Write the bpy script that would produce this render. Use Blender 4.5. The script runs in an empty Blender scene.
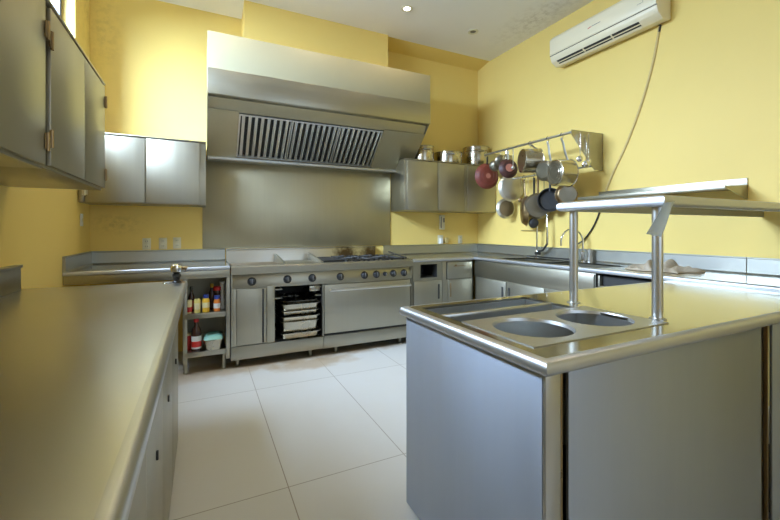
import bpy, bmesh, math, random
from mathutils import Vector, Matrix
random.seed(7)
PI = math.pi
SC = bpy.context.scene
COL = SC.collection

# ------------------------------------------------------------------ materials
def nd(nt, t, **kw):
    n = nt.nodes.new(t)
    for k, v in kw.items():
        if k in n.inputs: n.inputs[k].default_value = v
        else: setattr(n, k, v)
    return n

def base_mat(name, color, rough=.5, metal=0., spec=.5, **extra):
    m = bpy.data.materials.new(name); m.use_nodes = True
    nt = m.node_tree; b = nt.nodes['Principled BSDF']
    b.inputs['Base Color'].default_value = (*color, 1)
    b.inputs['Roughness'].default_value = rough
    b.inputs['Metallic'].default_value = metal
    b.inputs['Specular IOR Level'].default_value = spec
    for k, v in extra.items(): b.inputs[k.replace('_', ' ')].default_value = v
    return m, nt, b

def mat_simple(name, color, rough=.5, metal=0., var=.08, scale=12., bump=0., **extra):
    m, nt, b = base_mat(name, color, rough, metal, **extra)
    tc = nd(nt, 'ShaderNodeTexCoord')
    n = nd(nt, 'ShaderNodeTexNoise', Scale=scale, Detail=4.)
    nt.links.new(tc.outputs['Object'], n.inputs['Vector'])
    r = nd(nt, 'ShaderNodeMix', data_type='RGBA')
    a = tuple(max(0, c*(1-var)) for c in color); c2 = tuple(min(1, c*(1+var)) for c in color)
    r.inputs['A'].default_value = (*a, 1); r.inputs['B'].default_value = (*c2, 1)
    nt.links.new(n.outputs['Fac'], r.inputs['Factor']); nt.links.new(r.outputs['Result'], b.inputs['Base Color'])
    if bump:
        bp = nd(nt, 'ShaderNodeBump', Strength=bump, Distance=.002)
        nt.links.new(n.outputs['Fac'], bp.inputs['Height']); nt.links.new(bp.outputs['Normal'], b.inputs['Normal'])
    return m

def steel(name, color=(.62,.60,.56), rough=.3, axis='z', streak=.02, blotch=.04, aniso=0., arot=0.):
    """brushed stainless steel; streaks run along `axis` (or 'n' for none)"""
    m, nt, b = base_mat(name, color, rough, 1.)
    tc = nd(nt, 'ShaderNodeTexCoord')
    mp = nd(nt, 'ShaderNodeMapping')
    s = {'x': (1., 45, 45), 'y': (45, 1., 45), 'z': (45, 45, 1.), 'n': (3, 3, 3)}[axis]
    mp.inputs['Scale'].default_value = s
    nt.links.new(tc.outputs['Object'], mp.inputs['Vector'])
    n1 = nd(nt, 'ShaderNodeTexNoise', Scale=1., Detail=3.)
    nt.links.new(mp.outputs['Vector'], n1.inputs['Vector'])
    mp2 = nd(nt, 'ShaderNodeMapping')
    mp2.inputs['Scale'].default_value = {'x': (1.5, 5, 5), 'y': (5, 1.5, 5), 'z': (5, 5, 1.5), 'n': (6, 6, 6)}[axis]
    nt.links.new(tc.outputs['Object'], mp2.inputs['Vector'])
    n2 = nd(nt, 'ShaderNodeTexNoise', Scale=1., Detail=5., Roughness=.6)
    nt.links.new(mp2.outputs['Vector'], n2.inputs['Vector'])
    mr = nd(nt, 'ShaderNodeMapRange'); mr.inputs['From Min'].default_value = .3; mr.inputs['From Max'].default_value = .7
    mr.inputs['To Min'].default_value = rough - blotch; mr.inputs['To Max'].default_value = rough + blotch
    nt.links.new(n2.outputs['Fac'], mr.inputs['Value'])
    mr2 = nd(nt, 'ShaderNodeMapRange'); mr2.inputs['From Min'].default_value = .3; mr2.inputs['From Max'].default_value = .7
    mr2.inputs['To Min'].default_value = -streak; mr2.inputs['To Max'].default_value = streak
    nt.links.new(n1.outputs['Fac'], mr2.inputs['Value'])
    ad = nd(nt, 'ShaderNodeMath', operation='ADD', use_clamp=True)
    nt.links.new(mr.outputs['Result'], ad.inputs[0]); nt.links.new(mr2.outputs['Result'], ad.inputs[1])
    nt.links.new(ad.outputs[0], b.inputs['Roughness'])
    mx = nd(nt, 'ShaderNodeMix', data_type='RGBA')
    mx.inputs['A'].default_value = (*[c*.95 for c in color], 1); mx.inputs['B'].default_value = (*[min(1, c*1.04) for c in color], 1)
    nt.links.new(n1.outputs['Fac'], mx.inputs['Factor']); nt.links.new(mx.outputs['Result'], b.inputs['Base Color'])
    if aniso:
        b.inputs['Anisotropic'].default_value = aniso; b.inputs['Anisotropic Rotation'].default_value = arot
        tg = nd(nt, 'ShaderNodeTangent', direction_type='RADIAL', axis='Z'); nt.links.new(tg.outputs[0], b.inputs['Tangent'])
    return m

def wall_mat(name, color, stain=None, dirt=(.42,.30,.10)):
    m, nt, b = base_mat(name, color, .55, 0., .35)
    g = nd(nt, 'ShaderNodeNewGeometry')
    n = nd(nt, 'ShaderNodeTexNoise', Scale=1.1, Detail=5., Roughness=.6)
    nt.links.new(g.outputs['Position'], n.inputs['Vector'])
    mx = nd(nt, 'ShaderNodeMix', data_type='RGBA')
    mx.inputs['A'].default_value = (*[c*.95 for c in color], 1); mx.inputs['B'].default_value = (*[min(1, c*1.04) for c in color], 1)
    nt.links.new(n.outputs['Fac'], mx.inputs['Factor'])
    out = mx.outputs['Result']
    for (cx, cy, cz, rx, ry, rz, amt) in (stain or []):
        mp = nd(nt, 'ShaderNodeMapping', vector_type='POINT')
        mp.inputs['Location'].default_value = (-cx/rx, -cy/ry, -cz/rz); mp.inputs['Scale'].default_value = (1/rx, 1/ry, 1/rz)
        nt.links.new(g.outputs['Position'], mp.inputs['Vector'])
        ln = nd(nt, 'ShaderNodeVectorMath', operation='LENGTH'); nt.links.new(mp.outputs['Vector'], ln.inputs[0])
        n4 = nd(nt, 'ShaderNodeTexNoise', Scale=14., Detail=6., Roughness=.7); nt.links.new(g.outputs['Position'], n4.inputs['Vector'])
        mr = nd(nt, 'ShaderNodeMapRange'); mr.inputs['From Min'].default_value = 1.; mr.inputs['From Max'].default_value = .1
        mr.inputs['To Min'].default_value = 0; mr.inputs['To Max'].default_value = 1
        nt.links.new(ln.outputs['Value'], mr.inputs['Value'])
        mr2 = nd(nt, 'ShaderNodeMapRange'); mr2.inputs['From Min'].default_value = .45; mr2.inputs['From Max'].default_value = .62
        mr2.inputs['To Min'].default_value = 0; mr2.inputs['To Max'].default_value = amt
        nt.links.new(n4.outputs['Fac'], mr2.inputs['Value'])
        mu = nd(nt, 'ShaderNodeMath', operation='MULTIPLY', use_clamp=True)
        nt.links.new(mr.outputs['Result'], mu.inputs[0]); nt.links.new(mr2.outputs['Result'], mu.inputs[1])
        m2 = nd(nt, 'ShaderNodeMix', data_type='RGBA'); m2.inputs['B'].default_value = (*dirt, 1)
        nt.links.new(mu.outputs[0], m2.inputs['Factor']); nt.links.new(out, m2.inputs['A']); out = m2.outputs['Result']
    nt.links.new(out, b.inputs['Base Color'])
    nb = nd(nt, 'ShaderNodeTexNoise', Scale=60., Detail=3.)
    nt.links.new(g.outputs['Position'], nb.inputs['Vector'])
    bp = nd(nt, 'ShaderNodeBump', Strength=.12, Distance=.002)
    nt.links.new(nb.outputs['Fac'], bp.inputs['Height']); nt.links.new(bp.outputs['Normal'], b.inputs['Normal'])
    return m

def floor_mat():
    m, nt, b = base_mat('floor_tiles', (.70,.69,.66), .28, 0., .5)
    g = nd(nt, 'ShaderNodeNewGeometry')
    mp = nd(nt, 'ShaderNodeMapping', vector_type='POINT')
    mp.inputs['Location'].default_value = (-.383, -.645+.0, 0)
    nt.links.new(g.outputs['Position'], mp.inputs['Vector'])
    br = nd(nt, 'ShaderNodeTexBrick', offset=0., squash=1.)
    br.inputs['Scale'].default_value = 1.; br.inputs['Mortar Size'].default_value = .0028; br.inputs['Mortar Smooth'].default_value = .2
    br.inputs['Brick Width'].default_value = .643; br.inputs['Row Height'].default_value = 1.285
    br.inputs['Color1'].default_value = (.62,.61,.585,1); br.inputs['Color2'].default_value = (.59,.585,.56,1)
    br.inputs['Mortar'].default_value = (.28,.25,.21,1)
    nt.links.new(mp.outputs['Vector'], br.inputs['Vector'])
    n = nd(nt, 'ShaderNodeTexNoise', Scale=1.6, Detail=6., Roughness=.65)
    nt.links.new(g.outputs['Position'], n.inputs['Vector'])
    mr = nd(nt, 'ShaderNodeMapRange'); mr.inputs['From Min'].default_value = .35; mr.inputs['From Max'].default_value = .7
    mr.inputs['To Min'].default_value = 0; mr.inputs['To Max'].default_value = .16
    nt.links.new(n.outputs['Fac'], mr.inputs['Value'])
    mx = nd(nt, 'ShaderNodeMix', data_type='RGBA'); mx.inputs['B'].default_value = (.55,.47,.36,1)
    nt.links.new(mr.outputs['Result'], mx.inputs['Factor']); nt.links.new(br.outputs['Color'], mx.inputs['A'])
    out = mx.outputs['Result']
    # brown grime worn in front of and below the cooking range
    for (cx, cy, rx, ry, amt) in ((.85, 3.86, 1.5, .22, .75), (.95, 3.62, .5, .16, .75), (.0, 3.8, .9, .25, .5)):
        mp2 = nd(nt, 'ShaderNodeMapping', vector_type='POINT')
        mp2.inputs['Location'].default_value = (-cx/rx, -cy/ry, 0); mp2.inputs['Scale'].default_value = (1/rx, 1/ry, 0)
        nt.links.new(g.outputs['Position'], mp2.inputs['Vector'])
        ln = nd(nt, 'ShaderNodeVectorMath', operation='LENGTH'); nt.links.new(mp2.outputs['Vector'], ln.inputs[0])
        m3 = nd(nt, 'ShaderNodeMapRange'); m3.inputs['From Min'].default_value = 1.; m3.inputs['From Max'].default_value = .5
        m3.inputs['To Min'].default_value = 0; m3.inputs['To Max'].default_value = amt
        n5 = nd(nt, 'ShaderNodeTexNoise', Scale=7., Detail=4.); nt.links.new(g.outputs['Position'], n5.inputs['Vector'])
        sb = nd(nt, 'ShaderNodeMath', operation='SUBTRACT'); sb.inputs[1].default_value = .5; nt.links.new(n5.outputs['Fac'], sb.inputs[0])
        sc_ = nd(nt, 'ShaderNodeMath', operation='MULTIPLY_ADD'); sc_.inputs[1].default_value = 1.2
        nt.links.new(sb.outputs[0], sc_.inputs[0]); nt.links.new(ln.outputs['Value'], sc_.inputs[2])
        nt.links.new(sc_.outputs[0], m3.inputs['Value'])
        m4 = nd(nt, 'ShaderNodeMix', data_type='RGBA'); m4.inputs['B'].default_value = (.42,.31,.19,1)
        nt.links.new(m3.outputs['Result'], m4.inputs['Factor']); nt.links.new(out, m4.inputs['A']); out = m4.outputs['Result']
    nt.links.new(out, b.inputs['Base Color'])
    r2 = nd(nt, 'ShaderNodeMapRange'); r2.inputs['To Min'].default_value = .22; r2.inputs['To Max'].default_value = .42
    nt.links.new(n.outputs['Fac'], r2.inputs['Value']); nt.links.new(r2.outputs['Result'], b.inputs['Roughness'])
    bp = nd(nt, 'ShaderNodeBump', Strength=.3, Distance=.002, invert=True)
    nt.links.new(br.outputs['Fac'], bp.inputs['Height']); nt.links.new(bp.outputs['Normal'], b.inputs['Normal'])
    return m

YEL = (.81, .605, .185)
M = {}
M['wall'] = wall_mat('yellow_wall_paint', YEL)
M['wall_left'] = wall_mat('yellow_wall_paint_left', YEL, [(-.964,4.45,3.3,.3,.35,.5,.35)])
M['wall_back'] = wall_mat('yellow_wall_paint_back', YEL, [(-.75,4.565,1.33,.3,.3,.14,.45), (-.85,4.565,3.2,.2,.3,.6,.3)])
M['ceiling'] = wall_mat('ceiling_paint', (.84,.82,.79), [(3.40,3.2,3.65,.3,.8,.4,.45), (3.45,2.1,3.65,.28,.8,.4,.3)], (.38,.34,.29))
M['cream'] = wall_mat('cream_hood_paint', (.40,.365,.235))
M['floor'] = floor_mat()
ST = (.40,.375,.30)
M['sv'] = steel('steel_brushed_vertical', ST, axis='z', rough=.40)
M['sx'] = steel('steel_brushed_along_width', ST, axis='x', rough=.36)
M['sy'] = steel('steel_brushed_along_depth', ST, axis='y', rough=.36)
M['top'] = steel('steel_worktop', (.60,.59,.56), rough=.30, axis='n', streak=.0, blotch=.006)
M['topx'] = steel('steel_worktop_cross', (.56,.53,.44), rough=.16, axis='x', streak=.0, blotch=.015)
M['spl'] = steel('steel_wall_sheet', (.44,.40,.28), rough=.42, axis='z', streak=.02, blotch=.05)
M['door'] = steel('steel_door', (.41,.385,.31), rough=.44, axis='z', streak=.02, blotch=.03)
M['isl'] = steel('steel_counter_panel', (.46,.495,.56), rough=.58, axis='z', streak=.02, blotch=.04, aniso=.6, arot=.25)
M['tube'] = steel('steel_tube', (.60,.60,.58), rough=.32, axis='n', streak=.0, blotch=.0)
M['roll'] = steel('steel_rolled_edge', (.58,.59,.61), rough=.44, axis='n', streak=0, blotch=.0)
M['splash'] = steel('steel_upstand', (.44,.44,.40), rough=.40, axis='n', streak=0, blotch=.01)
M['plate'] = steel('steel_cover_plate', (.54,.54,.54), rough=.38, axis='n', streak=0, blotch=.02)
M['pot'] = steel('steel_pot', (.48,.44,.35), rough=.25, axis='n', streak=0, blotch=.08)
M['potw'] = steel('worn_aluminium', (.56,.53,.45), rough=.46, axis='n', streak=0, blotch=.10)
M['potg'] = steel('dull_grey_metal', (.25,.225,.17), rough=.38, axis='n', streak=0, blotch=.08)
M['chrome'] = steel('chrome', (.72,.72,.72), rough=.12, axis='n', streak=0, blotch=.02)
M['bronze'] = steel('tarnished_bronze_metal', (.34,.24,.13), rough=.34, axis='n', streak=0, blotch=.08)
M['black'] = mat_simple('black_plastic', (.018,.018,.018), .35)
M['iron'] = mat_simple('black_cast_iron', (.025,.023,.021), .55, var=.3, scale=40, bump=.3)
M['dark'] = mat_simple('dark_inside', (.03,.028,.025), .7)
M['red_en'] = mat_simple('red_enamel', (.17,.032,.018), .55, var=.35, scale=18)
M['red_dk'] = mat_simple('dark_red_enamel', (.06,.018,.014), .5, var=.3, scale=20)
M['pink'] = mat_simple('worn_pink_enamel', (.42,.16,.11), .4, var=.15, scale=30)
M['white_pl'] = mat_simple('cream_white_plastic', (.80,.71,.50), .35, var=.02)
M['white_pt'] = mat_simple('white_plastic', (.78,.77,.74), .4, var=.03)
M['outlet'] = mat_simple('outlet_plastic', (.70,.66,.50), .4, var=.03)
M['grey_pl'] = mat_simple('grey_plastic', (.16,.15,.14), .5)
M['cloth'] = mat_simple('beige_cloth', (.72,.63,.50), .9, var=.18, scale=50, bump=.5)
M['cable_y'] = mat_simple('yellowed_cable', (.60,.45,.18), .6)
M['film'] = base_mat('milky_plastic_film', (.30,.40,.50), .25, 0., Transmission_Weight=.45)[0]
M['glass'] = base_mat('clear_glass', (1,1,1), .02, 0., Transmission_Weight=1.)[0]
def pane_mat():
    m = bpy.data.materials.new('thin_window_glass'); m.use_nodes = True; nt = m.node_tree
    tr = nd(nt, 'ShaderNodeBsdfTransparent'); gl = nd(nt, 'ShaderNodeBsdfGlossy', Roughness=.02); mx = nd(nt, 'ShaderNodeMixShader', Fac=.05)
    nt.links.new(tr.outputs[0], mx.inputs[1]); nt.links.new(gl.outputs[0], mx.inputs[2]); nt.links.new(mx.outputs[0], nt.nodes['Material Output'].inputs['Surface']); return m
M['pane'] = pane_mat()
M['wframe'] = mat_simple('blue_grey_window_frame', (.10,.12,.20), .5)
def col(name, c, r=.4): M[name] = mat_simple(name, c, r, var=.05)
col('sauce_yellow', (.80,.48,.04)); col('sauce_dark', (.05,.02,.012), .15); col('label_red', (.62,.03,.02)); col('label_cream', (.78,.68,.40))
col('label_white', (.75,.73,.68)); col('cap_blue', (.03,.06,.28)); col('cap_red', (.55,.02,.02)); col('orange_pl', (.75,.22,.03)); col('lid_green', (.25,.48,.38)); col('paper_yellow', (.80,.66,.20))
def lamp_mat(name, c, s):
    m = bpy.data.materials.new(name); m.use_nodes = True; nt = m.node_tree
    e = nd(nt, 'ShaderNodeEmission', Strength=s); e.inputs['Color'].default_value = (*c, 1)
    nt.links.new(e.outputs[0], nt.nodes['Material Output'].inputs['Surface']); return m
M['lamp'] = lamp_mat('lit_lamp_face', (1,.93,.8), 14)
def soot_mat():
    m = steel('range_back_guard_steel', (.60,.575,.51), rough=.33, axis='x')
    nt = m.node_tree; b = nt.nodes['Principled BSDF']
    g = nd(nt, 'ShaderNodeNewGeometry'); prev = b.inputs['Base Color'].links[0].from_socket
    for cx in (1.58, 1.93):
        mp = nd(nt, 'ShaderNodeMapping', vector_type='POINT'); rx, rz = .17, .13
        mp.inputs['Location'].default_value = (-cx/rx, 0, -.965/rz); mp.inputs['Scale'].default_value = (1/rx, 0, 1/rz)
        nt.links.new(g.outputs['Position'], mp.inputs['Vector'])
        ln = nd(nt, 'ShaderNodeVectorMath', operation='LENGTH'); nt.links.new(mp.outputs['Vector'], ln.inputs[0])
        n = nd(nt, 'ShaderNodeTexNoise', Scale=22., Detail=4.); nt.links.new(g.outputs['Position'], n.inputs['Vector'])
        a = nd(nt, 'ShaderNodeMath', operation='ADD'); nt.links.new(ln.outputs['Value'], a.inputs[0]); nt.links.new(n.outputs['Fac'], a.inputs[1])
        mr = nd(nt, 'ShaderNodeMapRange'); mr.inputs['From Min'].default_value = 1.6; mr.inputs['From Max'].default_value = .9
        mr.inputs['To Min'].default_value = 0; mr.inputs['To Max'].default_value = .9
        nt.links.new(a.outputs[0], mr.inputs['Value'])
        mx = nd(nt, 'ShaderNodeMix', data_type='RGBA'); mx.inputs['B'].default_value = (.06,.03,.012,1)
        nt.links.new(mr.outputs['Result'], mx.inputs['Factor']); nt.links.new(prev, mx.inputs['A']); prev = mx.outputs['Result']
    nt.links.new(prev, b.inputs['Base Color']); return m
M['soot'] = soot_mat()

# ------------------------------------------------------------------ object helpers
ORG = {}
def obj(name, bm, mat, parent=None, label=None, ang=38, smooth=True):
    org = ORG.get(parent.name, Vector((0,0,0))) if parent else Vector((0,0,0))
    bmesh.ops.recalc_face_normals(bm, faces=bm.faces)
    if org.length: bmesh.ops.translate(bm, verts=bm.verts, vec=-org)
    me = bpy.data.meshes.new(name); bm.to_mesh(me); bm.free()
    if smooth and me.polygons:
        me.polygons.foreach_set('use_smooth', [True]*len(me.polygons))
        me.set_sharp_from_angle(angle=math.radians(ang))
    me.materials.append(M[mat])
    o = bpy.data.objects.new(name, me); COL.objects.link(o)
    if parent: o.parent = parent
    ORG[o.name] = org
    if label: o['label'] = label
    return o
def tag(o, label, cat, group=None, kind=None):
    o['label'] = label; o['category'] = cat
    if group: o['group'] = group
    if kind: o['kind'] = kind
    return o
def thing(name, label, cat, loc=(0,0,0), group=None, rz=0):
    o = bpy.data.objects.new(name, None); COL.objects.link(o); o.location = loc; o.rotation_euler = (0,0,rz)
    o.empty_display_size = .05; ORG[o.name] = Vector(loc) if rz == 0 else Vector((0,0,0))
    return tag(o, label, cat, group)
def local_thing(name, label, cat, group=None):
    """parts of this thing are modelled about the origin; move the root afterwards"""
    o = thing(name, label, cat, (0,0,0), group); return o
def struct(name, bm, mat, label=None, parent=None, **k):
    o = obj(name, bm, mat, parent, **k)
    if not parent:
        o['kind'] = 'structure'
        if label: o['label'] = label
    return o
def solo(name, bm, mat, label, cat, group=None, **k):
    """single-mesh thing; its origin is moved to the centre of its base"""
    xs = [v.co.x for v in bm.verts]; ys = [v.co.y for v in bm.verts]; zs = [v.co.z for v in bm.verts]
    c = Vector(((min(xs)+max(xs))/2, (min(ys)+max(ys))/2, min(zs)))
    bmesh.ops.translate(bm, verts=bm.verts, vec=-c)
    o = obj(name, bm, mat, None, **k); o.location = c
    return tag(o, label, cat, group)

# ------------------------------------------------------------------ shape helpers
def B(): return bmesh.new()
def box(bm, x0, x1, y0, y1, z0, z1, bev=0.0, seg=2):
    t = bmesh.new(); bmesh.ops.create_cube(t, size=1)
    for v in t.verts:
        v.co = Vector(((x0+x1)/2 + v.co.x*(x1-x0), (y0+y1)/2 + v.co.y*(y1-y0), (z0+z1)/2 + v.co.z*(z1-z0)))
    if bev > 0: bmesh.ops.bevel(t, geom=t.edges[:], offset=bev, segments=seg, affect='EDGES', profile=.5)
    merge(bm, t); return bm
def merge(bm, t, mat=None):
    me = bpy.data.meshes.new('tmp'); t.to_mesh(me); t.free()
    if mat is not None: me.transform(mat)
    bm.from_mesh(me); bpy.data.meshes.remove(me)
def frame_of(d):
    d = Vector(d).normalized(); up = Vector((0,0,1)) if abs(d.z) < .95 else Vector((1,0,0))
    a = d.cross(up).normalized(); return a, d.cross(a).normalized()
def tube(bm, pts, r, n=12, cap=True, sx=1., sy=1.):
    pts = [Vector(p) for p in pts]; rings = []
    a = None
    for i, p in enumerate(pts):
        d = (pts[min(i+1, len(pts)-1)] - pts[max(i-1, 0)])
        if d.length < 1e-9: d = Vector((0,0,1))
        d.normalize()
        if a is None: a, b = frame_of(d)
        else:
            a = (a - d*a.dot(d)); a.normalize(); b = d.cross(a)
        rr = r[i] if isinstance(r, (list, tuple)) else r
        rings.append([bm.verts.new(p + (a*math.cos(2*PI*k/n)*sx + b*math.sin(2*PI*k/n)*sy)*rr) for k in range(n)])
    for r0, r1 in zip(rings, rings[1:]):
        for k in range(n): bm.faces.new((r0[k], r0[(k+1) % n], r1[(k+1) % n], r1[k]))
    if cap:
        bm.faces.new(rings[0][::-1]); bm.faces.new(rings[-1])
    return bm
def cyl(bm, p0, p1, r0, r1=None, n=20): return tube(bm, [p0, p1], [r0, r0 if r1 is None else r1], n)
def lathe(bm, prof, c=(0,0,0), axis=(0,0,1), n=28, mat=None):
    """prof: list of (radius, height) along axis"""
    ax = Vector(axis).normalized(); a, b = frame_of(ax); c = Vector(c); rings = []
    for r, h in prof:
        if r < 1e-5: rings.append([bm.verts.new(c + ax*h)])
        else: rings.append([bm.verts.new(c + ax*h + (a*math.cos(2*PI*k/n) + b*math.sin(2*PI*k/n))*r) for k in range(n)])
    for r0, r1 in zip(rings, rings[1:]):
        for k in range(n):
            k2 = (k+1) % n
            if len(r0) == 1 and len(r1) == 1: continue
            if len(r0) == 1: bm.faces.new((r0[0], r1[k2], r1[k]))
            elif len(r1) == 1: bm.faces.new((r0[k], r0[k2], r1[0]))
            else: bm.faces.new((r0[k], r0[k2], r1[k2], r1[k]))
    return bm
def prism(bm, poly, axis, a0, a1, bev=0.):
    """poly in the two other axes (order x,y,z minus axis), extruded from a0 to a1"""
    def P(u, v, w):
        return {'x': (w, u, v), 'y': (u, w, v), 'z': (u, v, w)}[axis]
    t = bmesh.new()
    A = [t.verts.new(P(u, v, a0)) for u, v in poly]; Bv = [t.verts.new(P(u, v, a1)) for u, v in poly]
    t.faces.new(A); t.faces.new(Bv[::-1]); n = len(poly)
    for k in range(n): t.faces.new((A[k], A[(k+1) % n], Bv[(k+1) % n], Bv[k]))
    bmesh.ops.recalc_face_normals(t, faces=t.faces)
    if bev: bmesh.ops.bevel(t, geom=t.edges[:], offset=bev, segments=2, affect='EDGES', profile=.5)
    merge(bm, t); return bm
def sweep(bm, path, prof, closed=False):
    """path: XY points; prof: closed loop of (offset to the right of travel, z)"""
    P = [Vector((p[0], p[1])) for p in path]; n = len(P); rings = []
    for i in range(n):
        d0 = (P[i]-P[i-1]).normalized() if (i > 0 or closed) else None
        d1 = (P[(i+1) % n]-P[i]).normalized() if (i < n-1 or closed) else None
        if d0 is None: d0 = d1
        if d1 is None: d1 = d0
        n0 = Vector((d0.y, -d0.x)); n1 = Vector((d1.y, -d1.x)); mm = (n0+n1)
        mm = mm / max(1e-6, mm.dot(n0))
        rings.append([bm.verts.new((P[i].x+mm.x*o, P[i].y+mm.y*o, z)) for o, z in prof])
    m = len(prof)
    pairs = list(zip(rings, rings[1:])) + ([(rings[-1], rings[0])] if closed else [])
    for r0, r1 in pairs:
        for k in range(m): bm.faces.new((r0[k], r0[(k+1) % m], r1[(k+1) % m], r1[k]))
    if not closed: bm.faces.new(rings[0][::-1]); bm.faces.new(rings[-1])
    return bm
def bullnose(zt, h, depth, r, raise_=0., n=6):
    """closed profile for a rolled worktop edge; offset 0 = outermost face (path runs on it, metal lies to the left: negative offsets)"""
    pts = []
    for k in range(n+1):
        a = PI/2*(1-k/n); pts.append((-r + r*math.cos(a), zt+raise_ - r + r*math.sin(a)))
    r2 = min(r, h/2)*.8
    for k in range(n+1):
        a = -PI/2*k/n; pts.append((-r2 + r2*math.cos(a), zt - h + r2 + r2*math.sin(a)))
    pts.append((-depth, zt-h))
    if raise_ > 0:
        pts += [(-depth, zt-.001), (-depth*.8, zt), (-depth*.55, zt+raise_)]
    else: pts += [(-depth, zt)]
    return pts
def slab_h(bm, rect, z, t, hole=None):
    x0, x1, y0, y1 = rect
    if not hole: box(bm, x0, x1, y0, y1, z-t, z); return bm
    a0, a1, b0, b1 = hole
    o = [(x0,y0),(x1,y0),(x1,y1),(x0,y1)]; i = [(a0,b0),(a1,b0),(a1,b1),(a0,b1)]
    V = {}
    for zz in (z, z-t):
        V[zz] = ([bm.verts.new((*p, zz)) for p in o], [bm.verts.new((*p, zz)) for p in i])
    for k in range(4):
        k2 = (k+1) % 4
        for zz in (z, z-t):
            O, I = V[zz]; bm.faces.new((O[k], O[k2], I[k2], I[k]))
        bm.faces.new((V[z][0][k], V[z][0][k2], V[z-t][0][k2], V[z-t][0][k]))
        bm.faces.new((V[z][1][k], V[z][1][k2], V[z-t][1][k2], V[z-t][1][k]))
    return bm
def basin(bm, x0, x1, y0, y1, zt, zb, t=.002):
    """open box, double walled"""
    for (a0,a1,b0,b1,c0,c1) in ((x0-t,x0,y0-t,y1+t,zb-t,zt),(x1,x1+t,y0-t,y1+t,zb-t,zt),(x0,x1,y0-t,y0,zb-t,zt),(x0,x1,y1,y1+t,zb-t,zt),(x0,x1,y0,y1,zb-t,zb)):
        box(bm, a0, a1, b0, b1, c0, c1)
    return bm
def torus_arc(c, r, a0, a1, n, plane):
    out = []
    for k in range(n+1):
        a = a0+(a1-a0)*k/n; u, v = r*math.cos(a), r*math.sin(a)
        out.append({'xz': (c[0]+u, c[1], c[2]+v), 'yz': (c[0], c[1]+u, c[2]+v), 'xy': (c[0]+u, c[1]+v, c[2])}[plane])
    return out

# ------------------------------------------------------------------ the room
XL, XR, YB, YF = -.964, 3.667, 4.565, -2.3
ZC = 3.656
bm = B(); box(bm, XL-.2, XR+.2, YF-.2, YB+.2, -.1, 0); struct('floor', bm, 'floor', 'pale large-format tiled floor')
bm = B(); box(bm, XL-.2, XR+.2, YF-.2, YB+.2, ZC, ZC+.12); struct('ceiling', bm, 'ceiling', 'off-white painted ceiling with stains')
bm = B(); box(bm, XL-.2, XR+.2, YB, YB+.2, 0, ZC); struct('wall_back', bm, 'wall_back', 'yellow back wall')
bm = B(); box(bm, XR, XR+.2, YF, YB, 0, ZC); struct('wall_right', bm, 'wall', 'yellow right wall')
# left wall with a long high window opening
WY0, WY1, WZ0, WZ1 = 1.9, 4.10, 2.33, 3.36
bm = B()
for a in ((YF, WY0, 0, ZC), (WY1, YB, 0, ZC), (WY0, WY1, 0, WZ0), (WY0, WY1, WZ1, ZC)): box(bm, XL-.2, XL, a[0], a[1], a[2], a[3])
bmesh.ops.remove_doubles(bm, verts=bm.verts, dist=1e-5)
struct('wall_left', bm, 'wall_left', 'yellow left wall with high window')
# wall behind the camera; its wide window is unseen, added for weak fill light
RX0, RX1, RZ0, RZ1 = -.2, 2.9, 1.0, 2.9
bm = B()
for a in ((XL-.2, RX0, 0, ZC), (RX1, XR+.2, 0, ZC), (RX0, RX1, 0, RZ0), (RX0, RX1, RZ1, ZC)): box(bm, a[0], a[1], YF-.2, YF, a[2], a[3])
struct('wall_front', bm, 'wall', 'yellow wall behind the camera')
w = bpy.data.objects.new('window_1', None); COL.objects.link(w); w['kind'] = 'structure'; w['label'] = 'high window above the left cabinets'
bm = B()
for y in (WY0, 2.6, WY1-.05): box(bm, XL-.14, XL-.09, y, y+.05, WZ0, WZ1)
box(bm, XL-.14, XL-.09, 3.62, 3.68, WZ0, WZ1); box(bm, XL-.14, XL-.09, 3.80, 3.83, WZ0, WZ1)
for z in (WZ0, WZ1-.05): box(bm, XL-.141, XL-.089, WY0, WY1, z, z+.05)
obj('window_frame', bm, 'wframe', w)
bm = B(); box(bm, XL-.118, XL-.112, WY0, WY1, WZ0, WZ1); obj('pane', bm, 'pane', w)
w = bpy.data.objects.new('window_fill', None); COL.objects.link(w); w['kind'] = 'structure'; w['label'] = 'wide unseen window added behind the camera for fill light'
bm = B()
for x in (RX0, .8, 1.8, RX1-.05): box(bm, x, x+.05, YF-.14, YF-.09, RZ0, RZ1)
for z in (RZ0, RZ1-.05): box(bm, RX0, RX1, YF-.141, YF-.089, z, z+.05)
obj('window_frame', bm, 'wframe', w)
bm = B(); box(bm, RX0, RX1, YF-.118, YF-.112, RZ0, RZ1); obj('pane', bm, 'pane', w)
# chimney breast for the hood duct
bm = B(); box(bm, .395, 2.053, 4.27, YB, 3.0, ZC); struct('wall_chimney', bm, 'wall', 'boxed-in yellow duct chase above the hood')
# shallow coved strip where the ceiling meets the back wall
bm = B(); prism(bm, [(4.30, ZC), (YB, ZC), (YB, 3.612)], 'x', 2.053, XR); struct('trim_1', bm, 'wall', 'sloping yellow cove along the back wall')
bm = B(); prism(bm, [(4.30, ZC), (YB, ZC), (YB, 3.60)], 'x', XL, .395); struct('trim_2', bm, 'ceiling', 'sloping white cove along the back wall')

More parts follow.
